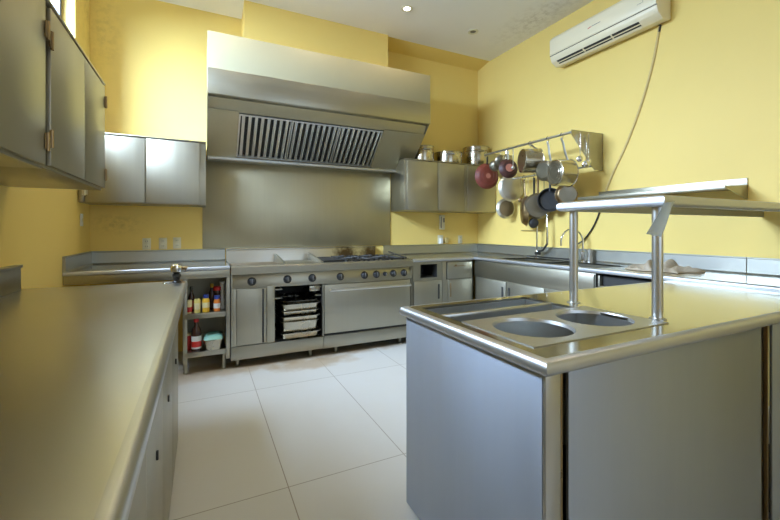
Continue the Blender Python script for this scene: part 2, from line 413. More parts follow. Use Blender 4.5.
# recessed lamps
def downlight(x, y, lit, label, g=None):
    t = thing('downlight', label, 'ceiling light', (x, y, ZC), g)
    bm = B(); lathe(bm, [(.036,.0),(.038,-.006),(.060,-.006),(.064,-.001),(.064,.0)], (x, y, ZC-.0005)); obj('trim_ring', bm, 'outlet', t)
    bm = B(); lathe(bm, [(0,-.001),(.034,-.003),(.035,-.0005)], (x, y, ZC-.0005)); obj('lamp_face', bm, 'lamp' if lit else 'grey_pl', t)
    if lit:
        L = bpy.data.lights.new('downlight_beam', 'SPOT'); L.energy = 17; L.color = (1,.76,.44); L.spot_size = 2.3; L.spot_blend = .8; L.shadow_soft_size = .03
        lo = bpy.data.objects.new('downlight_beam', L); COL.objects.link(lo); lo.location = (x, y, ZC-.02)
downlight(1.99, 3.665, True, 'lit round recessed ceiling light nearest the hood')
downlight(2.937, 3.744, False, 'unlit round recessed ceiling light nearest the right wall')
for x in (.10, 1.045): downlight(x, 3.62, True, 'lit recessed ceiling light out of view above the range', 'recessed lights above the range')
for x in (.10, 1.99):  # unseen lamps added over the aisle to give warm fill
    for y in (1.2,): downlight(x, y, True, 'lit recessed ceiling light added out of view above the camera side for warm fill', 'recessed lights added above the aisle for fill')

# ------------------------------------------------------------------ cabinets helpers
def hinge_bm(x, y, z, ax='x', s=1):
    b_ = B(); cyl(b_, (x, y, z-.035), (x, y, z+.035), .006, n=10)
    if ax == 'x': box(b_, x-.004*s if s > 0 else x, x if s > 0 else x+.004, y-.02, y+.02, z-.03, z+.03)
    else: box(b_, x-.02, x+.02, y, y+.004, z-.03, z+.03)
    return b_
# left wall units (doors face +x)
def left_unit(y0, y1, doors, zb, label, hinges):
    t = thing('wall_cabinet', label, 'cabinet', (-.75, (y0+y1)/2, zb))
    xf = -.545; zt = 2.152
    bm = B(); box(bm, XL+.002, xf, y0, y1, zb, zt-.012, .002); obj('body', bm, 'sy', t)
    bm = B(); box(bm, XL+.002, xf+.020, y0, y1, zt-.012, zt, .003); obj('top_panel', bm, 'sy', t)
    for (a, b_) in doors:
        bm = B(); box(bm, xf+.002, xf+.018, a, b_, zb+.012, zt-.022, .003); obj('door', bm, 'door', t)
    for (y, z) in hinges:
        obj('hinge', hinge_bm(xf+.024, y, z), 'bronze', t)
    return t
left_unit(.96, 1.888, [(.965, 1.418), (1.424, 1.868)], 1.500, 'nearest steel wall cabinet on left wall, cut by the photo edge', [(1.872, 2.02), (1.872, 1.60)])
left_unit(1.890, 2.856, [(1.925, 2.405), (2.411, 2.850)], 1.506, 'steel wall cabinet on left wall with two doors, farther from camera', [(1.916, 2.00), (1.916, 1.62), (2.850, 2.04), (2.850, 1.60)])

# back wall units (doors face -y)
def back_unit(x0, x1, doors, zb, zt, label, hinges, post=None):
    t = thing('wall_cabinet', label, 'cabinet', ((x0+x1)/2, 4.4, zb))
    yf = 4.178
    bm = B(); box(bm, x0, x1, yf, YB-.002, zb, zt-.012, .002); obj('body', bm, 'sx', t)
    bm = B(); box(bm, x0, x1, yf-.020, YB-.002, zt-.012, zt, .003); obj('top_panel', bm, 'sx', t)
    for (a, b_) in doors:
        bm = B(); box(bm, a, b_, yf-.018, yf-.002, zb+.010, zt-.020, .003); obj('door', bm, 'door', t)
    for (x, z) in hinges:
        obj('hinge', hinge_bm(x, yf-.024, z, 'y'), 'tube', t)
    if post:
        bm = B(); box(bm, post[0], post[1], yf-.018, yf-.002, zb+.002, zt-.014, .002); obj('filler_strip', bm, 'sv', t)
    return t
back_unit(XL+.003, .035, [(-.905, -.470), (-.460, -.022)], 1.506, 2.125, 'steel two-door wall cabinet on back wall, left of the hood', [(-.912, 1.60)], (XL+.006, -.92))
back_unit(2.232, XR-.003, [(2.262, 2.705), (2.713, 3.125), (3.170, 3.655)], 1.506, 2.145, 'steel three-door wall cabinet on back wall, right of the hood, under stock pots', [], (3.130, 3.165))

# ------------------------------------------------------------------ near left counter
ZL = .92
t = thing('worktop', 'long smooth steel worktop along the left wall, nearest the camera', 'worktop', (-.5, 1.0, ZL-.045))
bm = B(); box(bm, XL+.004, -.118, -1.6, 2.965, ZL-.035, ZL)
obj('top', bm, 'top', t)
bm = B(); sweep(bm, [(-.088, -1.6), (-.088, 2.987)], bullnose(ZL, .045, .03, .018)); obj('front_roll', bm, 'plate', t)
bm = B(); box(bm, XL+.004, -.118, 2.965, 2.987, ZL-.045, ZL); obj('end_edge', bm, 'top', t)
t2 = thing('upstand', 'short steel upstand standing at the wall behind the near left worktop', 'upstand', (XL+.02, 1.0, ZL))
bm = B(); box(bm, XL+.001, XL+.028, -1.6, 2.93, ZL+.0005, 1.066, .003); obj('splash_board', bm, 'sy', t2)
bm = B(); box(bm, XL+.001, XL+.036, -1.6, 2.932, 1.05, 1.068, .003); obj('cap', bm, 'sy', t2)
def left_base(y0, y1, label, g=None):
    t = thing('base_cabinet', label, 'cabinet', (-.5, (y0+y1)/2, 0), g)
    bm = B(); box(bm, XL+.004, -.147, y0, y1, .03, ZL-.0455, .002); obj('body', bm, 'sv', t)
    bm = B(); box(bm, XL+.02, -.165, y0+.01, y1-.01, 0.0, .03); obj('plinth', bm, 'dark', t)
    n = 2; w = (y1-y0)/n
    for k in range(n):
        bm = B(); box(bm, -.145, -.127, y0+k*w+.003, y0+(k+1)*w-.003, .035, ZL-.06, .003); d = obj('door', bm, 'door', t)
        yh = y0+k*w+.22
        bm = B(); box(bm, -.127, -.120, yh-.005, yh+.005, .560, .588, .002); obj('handle', bm, 'black', d)
left_base(1.612, 2.60, 'steel base cabinet under far end of the left worktop')
left_base(.72, 1.608, 'steel base cabinet under middle of the left worktop')
left_base(-.06, .715, 'steel base cabinet below the left worktop, beside the camera')

# small bottle pourer / steel stopper standing on the far corner
sx, sy = -.150, 2.90
t = thing('bottle_pourer', 'small silver and black bottle pourer with ring on far corner of left worktop', 'pourer', (sx, sy, ZL))
bm = B(); lathe(bm, [(0,0),(.026,0),(.026,.006),(.018,.014),(.022,.034),(.028,.042),(.026,.055),(.014,.064),(0,.064)], (sx, sy, ZL+.0005), n=16); obj('stopper', bm, 'black', t)
bm = B(); lathe(bm, [(.016,.062),(.032,.072),(.038,.094),(.033,.114),(.020,.124),(0,.125)], (sx, sy, ZL), n=18); obj('cap', bm, 'chrome', t)
bm = B(); tube(bm, [(sx+.025, sy, ZL+.090), (sx+.048, sy-.006, ZL+.096), (sx+.060, sy-.006, ZL+.090)], [.013,.013,.017], 10); obj('spout', bm, 'bronze', t)
bm = B(); tube(bm, torus_arc((sx+.034, sy-.01, ZL+.004), .018, 0, 2*PI, 20, 'xy'), .0025, 6, False); obj('ring', bm, 'bronze', t)
bm = B(); lathe(bm, [(0,0),(.026,0),(.030,.002),(.026,.005),(0,.005)], (sx-.052, sy-.005, ZL+.0005), n=20); solo('small_disc', bm, 'chrome', 'tiny flat silver disc beside the pourer on the left worktop', 'dish')  # unidentified flat reflective thing, modelled as a plain disc

# ------------------------------------------------------------------ back-left worktop and open shelf unit
ZW = .937; YW = 3.755
t = thing('worktop', 'steel worktop with upstand in the back left corner beside the range', 'worktop', (-.4, 4.15, ZW-.05))
bm = B(); box(bm, XL+.004, .226, YW+.030, YB-.004, ZW-.012, ZW); obj('top', bm, 'topx', t)
bm = B(); sweep(bm, [(XL+.004, YW), (.226, YW)], bullnose(ZW, .030, .03, .014, .006)); obj('front_roll', bm, 'roll', t)
bm = B(); box(bm, XL+.004, .226, YW+.012, YW+.02, .845, ZW-.031, .001); box(bm, XL+.004, .226, YW+.012, YW+.03, .840, .848, .001); obj('apron', bm, 'sx', t)
bm = B()
sweep(bm, [(XL+.001, YW+.004), (XL+.001, YB-.001), (.226, YB-.001)], [(.0,ZW+.0005),(.035,ZW+.0005),(.022,ZW+.012),(.020,1.05),(.028,1.055),(.028,1.062),(0,1.062)]); obj('splash_board', bm, 'splash', t)

xs0, xs1 = -.150, .229
t = thing('shelf_unit', 'open steel shelf unit full of sauces between the left worktop and the range', 'shelf unit', (.04, 4.1, 0))
for (a, b_) in ((xs0, xs0+.035), (xs1-.035, xs1)):
    bm = B(); box(bm, a, b_, YW+.03, YW+.055, .1, .839, .003); obj('front_post', bm, 'sv', t)
bm = B(); box(bm, xs0, xs0+.01, YW+.06, 4.45, .14, .839); obj('side_panel', bm, 'sv', t)
bm = B(); box(bm, xs1-.012, xs1-.002, YW+.06, 4.45, .14, .839); obj('side_panel', bm, 'sv', t)
bm = B(); box(bm, xs0, xs1-.002, 4.45, 4.46, .14, .839); obj('back_panel', bm, 'spl', t)
for z0 in (.487, .150):
    bm = B(); box(bm, xs0+.012, xs1-.037, YW+.028, 4.449, z0, z0+.045, .003); obj('shelf', bm, 'sx', t)
for x in (xs0+.02, xs1-.05):
    for y in (YW+.09, 4.40):
        bm = B(); cyl(bm, (x, y, .02), (x, y, .15), .017); lathe(bm, [(0,0),(.02,0),(.022,.01),(.016,.022)], (x, y, 0), n=14); obj('leg', bm, 'sv', t)
# things on its shelves
SZ1, SZ2 = .5325, .1955
def bottle(name, x, y, z, prof, body, parts, label, cat='bottle', g=None):
    t = thing(name, label, cat, (x, y, z), g)
    bm = B(); lathe(bm, prof, (x, y, z), n=20); obj('body', bm, body, t)
    for (pn, pp, pm) in parts:
        bm = B(); lathe(bm, pp, (x, y, z), n=20); obj(pn, bm, pm, t)
    return t
yb = 3.85
bottle('sauce_bottle', -.085, yb+.06, SZ1, [(0,0),(.024,0),(.026,.01),(.026,.13),(.011,.17),(.011,.20),(0,.20)], 'sauce_dark', [('label', [(.0265,.02),(.0268,.02),(.0268,.10),(.0265,.10)], 'label_red'), ('cap', [(.0115,.19),(.013,.19),(.013,.225),(0,.225)], 'black')], 'dark sauce bottle with red label at left end of upper shelf')
bottle('spice_tub', -.103, yb-.01, SZ1, [(0,0),(.024,0),(.025,.01),(.025,.11),(.022,.115),(0,.115)], 'label_cream', [('label', [(.0252,.012),(.0257,.012),(.0257,.055),(.0252,.055)], 'label_red')], 'small cream and red tub, leftmost of upper shelf front row', 'tub')
bottle('spice_tub', -.038, yb-.01, SZ1, [(0,0),(.026,0),(.027,.01),(.027,.11),(.024,.12),(0,.12)], 'paper_yellow', [('label', [(.0272,.03),(.0277,.03),(.0277,.085),(.0272,.085)], 'label_cream')], 'pale yellow tub on upper shelf, left of the mustard bottle', 'tub')
bottle('mustard_bottle', .032, yb-.01, SZ1, [(0,0),(.028,0),(.030,.012),(.028,.06),(.030,.105),(.020,.125),(0,.127)], 'sauce_yellow', [('cap', [(.017,.122),(.023,.124),(.023,.15),(.012,.155),(0,.155)], 'cap_blue'), ('label', [(.0295,.04),(.0302,.04),(.0302,.085),(.0295,.085)], 'label_cream')], 'squat yellow mustard bottle with blue cap on upper shelf')
bottle('sauce_bottle', .082, yb+.09, SZ1, [(0,0),(.026,0),(.028,.01),(.028,.15),(.012,.19),(.012,.215),(0,.215)], 'sauce_dark', [('cap', [(.0125,.20),(.015,.20),(.015,.235),(0,.235)], 'sauce_yellow')], 'dark bottle with yellow cap standing behind others on upper shelf')
bottle('vinegar_bottle', .128, yb+.055, SZ1, [(0,0),(.032,0),(.034,.01),(.034,.16),(.030,.178),(0,.18)], 'sauce_dark', [('cap', [(.027,.176),(.036,.178),(.036,.208),(.03,.213),(0,.213)], 'cap_red')], 'dark jar with wide red cap on upper shelf', 'jar')
bottle('sauce_bottle', .122, yb-.02, SZ1, [(0,0),(.026,0),(.028,.01),(.028,.08),(.022,.11),(0,.112)], 'orange_pl', [('label', [(.0282,.028),(.0288,.028),(.0288,.072),(.0282,.072)], 'label_white'), ('cap', [(.016,.108),(.024,.110),(.024,.14),(0,.142)], 'cap_blue')], 'orange bottle with white label and blue cap, front of upper shelf')
t = thing('cup_stack', 'tall stack of clear plastic cups at right end of upper shelf', 'cups', (.168, yb+.05, SZ1))
bm = B(); lathe(bm, [(0,0)]+[p for k in range(9) for p in ((.0175, .004+.028*k), (.0205, .024+.028*k), (.022, .026+.028*k), (.022, .031+.028*k))]+[(.018,.256),(0,.255)], (.168, yb+.05, SZ1), n=18); obj('cups', bm, 'label_white', t)
bottle('soy_sauce_bottle', -.045, yb-.02, SZ2, [(0,0),(.038,0),(.040,.012),(.040,.15),(.034,.19),(.017,.225),(.015,.27),(0,.27)], 'sauce_dark', [('label', [(.0405,.025),(.0415,.025),(.0415,.135),(.0405,.135)], 'label_white'), ('label_band', [(.0417,.04),(.0422,.04),(.0422,.09),(.0417,.09)], 'label_red'), ('cap', [(.016,.255),(.021,.256),(.021,.30),(.017,.305),(0,.305)], 'cap_red')], 'tall soy sauce bottle with red cap on lower shelf')
bottle('spice_tub', -.108, yb+.04, SZ2, [(0,0),(.026,0),(.028,.01),(.028,.12),(.02,.13),(0,.13)], 'label_red', [('cap', [(.02,.128),(.024,.13),(.024,.15),(0,.152)], 'label_cream')], 'red tub at left end of lower shelf beside soy sauce', 'tub')
t = thing('food_container', 'steel tub with green wrap lid on lower shelf', 'container', (.09, yb+.02, SZ2))
bm = B()
def rrect(cx, cy, hx, hy, r, n=5):
    out = []
    for (qx, qy, a0) in ((hx-r, hy-r, 0), (-hx+r, hy-r, PI/2), (-hx+r, -hy+r, PI), (hx-r, -hy+r, 1.5*PI)):
        for k in range(n+1):
            a = a0+PI/2*k/n; out.append((cx+qx+r*math.cos(a), cy+qy+r*math.sin(a)))
    return out
def loft(bm, loops, cap0=True, cap1=True):
    R = [[bm.verts.new(p) for p in L] for L in loops]; n = len(R[0])
    for a, b_ in zip(R, R[1:]):
        for k in range(n): bm.faces.new((a[k], a[(k+1) % n], b_[(k+1) % n], b_[k]))
    if cap0: bm.faces.new(R[0][::-1])
    if cap1: bm.faces.new(R[-1])
    return bm
def rl(cx, cy, hx, hy, r, z): return [(x, y, z) for x, y in rrect(cx, cy, hx, hy, r)]
loft(bm, [rl(.09, yb+.02, .062, .085, .03, SZ2), rl(.09, yb+.02, .075, .098, .032, SZ2+.085), rl(.09, yb+.02, .082, .105, .034, SZ2+.088), rl(.09, yb+.02, .082, .105, .034, SZ2+.093)])
obj('tub', bm, 'pot', t)
bm = B(); loft(bm, [rl(.09, yb+.02, .080, .103, .034, SZ2+.0935), rl(.09, yb+.02, .072, .09, .03, SZ2+.115), rl(.085, yb+.02, .045, .06, .02, SZ2+.130), rl(.08, yb+.02, .02, .03, .01, SZ2+.124)])
for v in bm.verts: v.co.z += random.uniform(-.004, .004) if v.co.z > SZ2+.1 else 0
obj('wrap_lid', bm, 'lid_green', t)

# ------------------------------------------------------------------ wall sheet behind the range
bm = B(); box(bm, .005, 2.222, YB-.012, YB-.001, 1.064, 2.0, .001); solo('splash_panel', bm, 'spl', 'large stained steel sheet on wall between range and hood', 'wall panel')

# ------------------------------------------------------------------ cooking range
RX, RXE, RY = .236, 2.118, 3.772
t = thing('cooking_range', 'wide stainless steel cooking range with griddle, burners and oven under the hood', 'range', (1.17, 4.15, 0))
def rbox(name, mat, x0, x1, y0, y1, z0, z1, bev=.002, parent=None, **k):
    bm = B(); box(bm, x0, x1, y0, y1, z0, z1, bev); return obj(name, bm, mat, parent or t, **k)
bm = B()  # body as a shell around the open compartment
box(bm, RX, .625, RY+.03, 4.50, .2, .86); box(bm, 1.092, RXE, RY+.03, 4.50, .2, .86)
box(bm, .625, 1.092, 4.35, 4.50, .2, .86); box(bm, .625, 1.092, RY+.03, 4.36, .74, .86)
obj('body', bm, 'sv', t)
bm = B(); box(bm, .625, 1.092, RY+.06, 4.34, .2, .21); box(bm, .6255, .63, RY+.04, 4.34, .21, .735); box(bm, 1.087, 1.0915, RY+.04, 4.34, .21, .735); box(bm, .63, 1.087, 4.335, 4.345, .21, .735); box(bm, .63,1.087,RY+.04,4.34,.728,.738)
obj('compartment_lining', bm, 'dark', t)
rbox('kick_panel', 'sx', RX, 1.097, RY, RY+.03, .078, .198); rbox('kick_panel', 'sx', 1.101, RXE, RY, RY+.03, .075, .198)
bm = B(); prism(bm, [(RY+.006,.738),(RY+.03,.738),(RY+.06,.858),(RY+.03,.858)], 'x', RX+.012, RXE-.012, .001); obj('control_panel', bm, 'sx', t)
bm = B(); sweep(bm, [(RX, RY-.012), (RXE, RY-.012)], [(0,.925),(-.006,.932),(-.10,.932),(-.10,.862),(0,.858)]); obj('front_rail', bm, 'sx', t)
rbox('side_panel', 'sv', RX, RX+.012, RY+.002, 4.5, .2, .93); rbox('side_panel', 'sv', RXE-.012, RXE, RY+.002, 4.5, .2, .93)
# top deck: left plate, middle plate, burner side
bm = B(); box(bm, RX+.012, RXE-.012, RY+.09, 4.50, .86, .90); obj('deck', bm, 'sx', t)
rbox('griddle_plate', 'bronze', RX+.03, .72, RY+.11, 4.40, .9, .915)
rbox('griddle_plate', 'sx', .76, 1.09, RY+.11, 4.40, .9, .925)
for (x0, x1) in ((.722, .742), (1.10, 1.118)):
    bm = B(); prism(bm, [(RY+.10,.90),(4.42,.90),(4.42,1.0),(4.2,.985),(RY+.10,.945)], 'x', x0, x1, .002); obj('splash_divider', bm, 'sy', t)
t_b = 4.50
bm = B(); box(bm, RX, 1.985, t_b, YB-.014, .2, 1.058, .002); box(bm, RX, 1.985, t_b-.012, YB-.014, 1.048, 1.060, .002); obj('back_guard', bm, 'soot', t)
# char grill + burners
bm = B()
for k in range(14): box(bm, 1.135+.0155*k, 1.142+.0155*k, RY+.10, 4.40, .935, .95)
box(bm, 1.13, 1.355, RY+.10, RY+.12, .905, .95); box(bm, 1.13, 1.355, 4.39, 4.41, .905, .95); obj('char_grill', bm, 'iron', t)
for ix, cx in enumerate((1.55, 1.91)):
    for iy, cy in enumerate((RY+.26, RY+.56)):
        bm = B(); x0, x1, y0, y1 = cx-.16, cx+.16, cy-.145, cy+.145
        for (a, b_, c_, d_) in ((x0, x1, y0, y0+.014), (x0, x1, y1-.014, y1), (x0, x0+.014, y0, y1), (x1-.014, x1, y0, y1), (x0, x1, cy-.006, cy+.006), (cx-.006, cx+.006, y0, y1)):
            box(bm, a, b_, c_, d_, .938, .952)
        for q in range(4):
            a = PI/4+PI/2*q
            tube(bm, [(cx+.05*math.cos(a), cy+.05*math.sin(a), .956), (cx+.17*math.cos(a), cy+.17*math.sin(a), .944)], .007, 6)
        for (a, b_) in ((x0, y0), (x1-.014, y0), (x0, y1-.014), (x1-.014, y1-.014)): box(bm, a, a+.014, b_, b_+.014, .90, .94)
        obj('burner_grate', bm, 'iron', t)
        bm = B(); lathe(bm, [(.045,.9),(.045,.922),(.03,.93),(0,.93)], (cx, cy, 0), n=18); obj('burner', bm, 'iron', t)
# raised black grate at the right end
bm = B(); prism(bm, [(RY+.10,.955),(RY+.55,1.0),(RY+.55,.99),(RY+.10,.945)], 'x', 2.075, 2.10)
obj('raised_grate', bm, 'iron', t)
kx = [(.416,.786,1), (.742,.789,1), (.985,.788,1), (1.277,.786,1), (1.544,.788,1), (1.682,.789,1), (1.784,.789,.62), (1.885,.79,1), (2.017,.79,1)]
for (x, z, s) in kx:
    y = RY+.006+.024*(z-.738)/.12
    bm = B(); lathe(bm, [(.034*s,0),(.034*s,-.006),(.028*s,-.012),(.024*s,-.034),(.020*s,-.038),(0,-.038)], (x, y, z), (0,1,-.2), 20)
    kn = obj('knob', bm, 'black', t)
    bm = B(); lathe(bm, [(.040*s,-.0005),(.040*s,-.003),(.034*s,-.004)], (x, y, z), (0,1,-.2), 20); obj('dial_ring', bm, 'black', kn)
    bm = B(); box(bm, x-.003, x+.003, y-.042, y-.034, z-.018*s, z+.026*s, .001); obj('pointer', bm, 'grey_pl', kn)
# small left door, frames
rbox('door', 'door', .285, .545, RY+.004, RY+.03, .205, .722)
bm = B(); box(bm, .508, .524, RY-.003, RY+.005, .212, .715, .002); obj('door_pull', bm, 'dark', t)
rbox('frame_post', 'sv', RX+.002, .282, RY+.01, RY+.032, .2, .732); rbox('frame_post', 'sv', .549, .622, RY+.006, RY+.032, .2, .732)
rbox('frame_post', 'sv', 1.088, 1.102, RY+.006, RY+.032, .2, .735)
rbox('frame_rail', 'sx', RX+.002, RXE-.002, RY+.008, RY+.034, .724, .740, .002)
# oven door
dr = rbox('oven_door', 'door', 1.106, 2.085, RY-.004, RY+.03, .222, .712, .003)
bm = B(); box(bm, 1.106, 2.085, RY+.01, RY+.028, .199, .22); obj('door_gap', bm, 'dark', t)
bm = B(); cyl(bm, (1.148, RY-.045, .660), (2.07, RY-.045, .660), .013, n=14); obj('handle_bar', bm, 'tube', dr)
for x in (1.165, 2.055):
    bm = B(); cyl(bm, (x, RY-.045, .660), (x, RY-.002, .660), .011, n=12); obj('handle_mount', bm, 'tube', dr)
for x in (RX+.06, .98, 1.25, RXE-.12):
    for y in (RY+.085, 4.42):
        bm = B(); lathe(bm, [(0,0),(.026,0),(.026,.008),(.017,.014),(.017,.045),(.022,.05),(.022,.2)], (x, y, 0), n=16); obj('foot', bm, 'sv', t)
bm = B()
for z in (.60, .685): box(bm, .632, .70, RY+.05, 4.3, z, z+.012); box(bm, 1.03, 1.086, RY+.05, 4.3, z, z+.012)
obj('shelf_runner', bm, 'sy', t)

# stack of pans in the open compartment
def gn_pan(z, h, hx, label, x=.872, y=4.03, dy=0):
    t = thing('food_pan', label, 'food pan', (x, y+dy, z), 'steel food pans stacked in the open oven bay')
    y = y+dy; hy = .255
    bm = B()
    L = [rl(x, y, hx-.03, hy-.03, .035, z), rl(x, y, hx-.018, hy-.018, .04, z+.012), rl(x, y, hx-.008, hy-.008, .045, z+h-.004), rl(x, y, hx+.006, hy+.006, .05, z+h), rl(x, y, hx+.006, hy+.006, .05, z+h-.004),
         ]
    loft(bm, L, True, False)
    L2 = [rl(x, y, hx+.006, hy+.006, .05, z+h), rl(x, y, hx-.010, hy-.010, .045, z+h-.003), rl(x, y, hx-.02, hy-.02, .04, z+.014), rl(x, y, hx-.03, hy-.03, .035, z+.004)]
    loft(bm, L2, False, True)
    obj('tray', bm, 'pot', t)
zz = .2105
names = ['shallow', 'deep', 'shallow', 'mid-deep', 'shallow', 'topmost shallow']
ord_ = ['bottom wide steel food pan of the stack in the oven bay', 'deep steel food pan, second from the bottom of the oven-bay stack', 'steel food pan, third from the bottom of the oven-bay stack', 'steel food pan, fourth from the bottom of the oven-bay stack', 'steel food pan, fifth from the bottom of the oven-bay stack', 'topmost steel food pan of the stack in the oven bay']
for k, (h, step, hx, dy) in enumerate(((.060,.055,.196,-.02), (.110,.100,.186,.0), (.060,.052,.192,-.012), (.062,.056,.188,0), (.074,.066,.190,-.01), (.034,.0,.168,.01))):
    gn_pan(zz, h, hx, ord_[k], dy=dy); zz += step
bm = B(); box(bm, .97, 1.075, RY+.06, RY+.30, .698, .703, .001); box(bm, .97, 1.075, RY+.06, RY+.064, .65, .698, .001)
solo('steel_lid', bm, 'pot', 'folded steel lid lying on the top runner of the oven bay', 'lid')

# ------------------------------------------------------------------ extractor hood
HX0, HX1, HY = .045, 2.430, 3.90
t = thing('extractor_hood', 'big stainless steel extractor hood with baffle filters and painted upper casing', 'extractor hood', (1.24, 4.2, 2.0))
bm = B(); box(bm, HX0, HX1, HY, YB-.003, 2.757, 3.093, .002); obj('painted_casing', bm, 'cream', t, 'cream painted upper casing')
bm = B(); box(bm, HX0, HX1, HY-.006, HY+.012, 2.520, 2.755, .002); obj('front_band', bm, 'sx', t, 'shiny steel front band')
bm = B(); box(bm, HX0+.002, HX1-.002, HY+.0125, HY+.075, 2.516, 2.535, .001); obj('inner_lip', bm, 'sx', t)
for (x0, x1) in ((HX0, HX0+.006), (HX1-.006, HX1)):
    bm = B(); prism(bm, [(HY+.013,2.755),(HY+.013,2.520),(4.44,2.012),(YB-.003,2.012),(YB-.003,2.755)], 'x', x0, x1); obj('side_panel', bm, 'sv', t)
fy0, fz0, fy1, fz1 = 4.036, 2.40, 4.42, 2.045
bm = B(); prism(bm, [(HY+.075,2.535),(HY+.075,2.528),(fy0,fz0+.012),(fy0,fz0+.03)], 'x', HX0+.007, HX1-.007); obj('upper_baffle_plate', bm, 'spl', t)
# side plates in the filter plane
def slope(a): return (fy0+(fy1-fy0)*a, fz0+(fz1-fz0)*a)
nrm = Vector((0, -(fz0-fz1), -(fy1-fy0))).normalized()  # towards the cook
def slab_on_slope(bm, x0, x1, a0, a1, out0, out1):
    vs = []
    for (x, a, o) in ((x0,a0,out0),(x1,a0,out0),(x1,a1,out0),(x0,a1,out0),(x0,a0,out1),(x1,a0,out1),(x1,a1,out1),(x0,a1,out1)):
        y, z = slope(a); vs.append(bm.verts.new((x, y+nrm.y*o, z+nrm.z*o)))
    for f in ((0,1,2,3),(7,6,5,4),(0,4,5,1),(1,5,6,2),(2,6,7,3),(3,7,4,0)): bm.faces.new([vs[i] for i in f])
bm = B(); slab_on_slope(bm, HX0+.007, .326, -.05, 1.04, -.006, 0); obj('filter_surround', bm, 'spl', t)
bm = B(); slab_on_slope(bm, 1.885, HX1-.007, -.05, 1.04, -.006, 0); obj('filter_surround', bm, 'spl', t)
nf = 3; fw = (1.882-.329)/nf
for k in range(nf):
    x0 = .329+fw*k; x1 = x0+fw-.004
    f = B(); slab_on_slope(f, x0, x1, .0, .995, -.030, -.026); fo = obj('filter', f, 'dark', t)
    f = B(); slab_on_slope(f, x0, x0+.014, .0, 1, -.02, .002); slab_on_slope(f, x1-.014, x1, .0, 1, -.02, .002); slab_on_slope(f, x0, x1, .0, .035, -.02, .001); slab_on_slope(f, x0, x1, .965, 1., -.02, .001)
    obj('filter_frame', f, 'tube', fo)
    f = B(); nb = 8
    for q in range(nb):
        c_ = x0+.014+(x1-x0-.028)*(q+.5)/nb
        slab_on_slope(f, c_-.015, c_+.011, .035, .965, -.014, -.008)
        slab_on_slope(f, c_+.009, c_+.012, .035, .965, -.014, .0)
        slab_on_slope(f, c_-.016, c_-.013, .035, .965, -.014, .0)
    obj('baffle', f, 'tube', fo)
bm = B(); box(bm, HX0+.007, HX1-.007, 4.425, 4.50, 2.004, 2.012); box(bm, HX0+.007, HX1-.007, 4.50, YB-.003, 2.0, 2.05); obj('bottom_ledge', bm, 'sx', t)
bm = B(); cyl(bm, (HX0+.01, 4.435, 2.020), (HX1-.05, 4.435, 2.020), .021, n=16); obj('grease_gutter', bm, 'tube', t)
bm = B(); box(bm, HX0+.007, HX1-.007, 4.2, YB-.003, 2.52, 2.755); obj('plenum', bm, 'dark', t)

# ------------------------------------------------------------------ back-right / right worktop (L) with sinks
t = thing('worktop', 'L-shaped steel worktop with twin sinks from the range along the right wall', 'worktop', (3.3, 3.2, ZW-.05))
XF = 2.955; YW2 = 3.745
S1 = (3.05, 3.46, 2.86, 3.43); S2 = (3.05, 3.46, 2.20, 2.81)
bm = B()
box(bm, 2.122, XR-.004, YW2+.03, YB-.004, ZW-.012, ZW)
slab_h(bm, (XF+.03, XR-.004, 2.835, YW2+.03), ZW, .012, S1)
slab_h(bm, (XF+.03, XR-.004, 2.0, 2.835), ZW, .012, S2)
box(bm, XF+.03, XR-.004, -.6, 2.0, ZW-.012, ZW)
obj('top', bm, 'topx', t)
bm = B(); sweep(bm, [(2.122, YW2), (XF, YW2), (XF, -.6)], bullnose(ZW, .032, .03, .014, .006)); obj('front_roll', bm, 'roll', t)
bm = B()
sweep(bm, [(2.122, YB-.001), (XR-.001, YB-.001), (XR-.001, 1.424)], [(0,ZW+.0005),(.035,ZW+.0005),(.022,ZW+.012),(.020,1.052),(.028,1.056),(.028,1.064),(0,1.064)])
obj('splash_board', bm, 'splash', t)
bm = B(); sweep(bm, [(XR-.001, 1.418), (XR-.001, -.6)], [(0,ZW+.0005),(.035,ZW+.0005),(.022,ZW+.012),(.020,1.052),(.028,1.056),(.028,1.064),(0,1.064)])
obj('splash_board', bm, 'splash', t)
for S in (S1, S2):
    bm = B(); basin(bm, S[0], S[1], S[2], S[3], ZW-.001, .66); sk = obj('sink_bowl', bm, 'sy', t)
    bm = B(); lathe(bm, [(0,.004),(.02,.004),(.035,.002),(.04,0)], ((S[0]+S[1])/2, (S[2]+S[3])/2, .6605), n=20); obj('drain', bm, 'dark', sk)

# base cabinets under it
def front_y(name, label, x0, x1, els, yf=3.78):
    t = thing(name, label, 'cabinet', ((x0+x1)/2, 4.1, 0))
    return t
t = thing('base_cabinet', 'narrow steel base cabinet with open square niche, right of the range', 'cabinet', (2.32, 4.1, 0))
xa, xb, yf = 2.132, 2.518, 3.785
bm = B()
box(bm, xa, 2.228, yf, 4.5, .1, .90); box(bm, 2.452, xb, yf, 4.5, .1, .90); box(bm, 2.228, 2.452, yf, 4.5, .1, .718); box(bm, 2.228, 2.452, yf, 4.5, .872, .90); box(bm, 2.228, 2.452, 4.1, 4.5, .718, .872)
obj('body', bm, 'sv', t)
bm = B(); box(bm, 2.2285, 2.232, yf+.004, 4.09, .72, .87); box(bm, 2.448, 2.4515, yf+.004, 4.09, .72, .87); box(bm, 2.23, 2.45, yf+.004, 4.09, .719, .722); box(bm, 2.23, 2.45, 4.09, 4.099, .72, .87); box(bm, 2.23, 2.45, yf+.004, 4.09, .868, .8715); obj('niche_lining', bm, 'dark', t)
d = None
bm = B(); box(bm, xa+.003, xb-.014, yf-.018, yf-.001, .11, .683, .003); d = obj('door', bm, 'door', t)
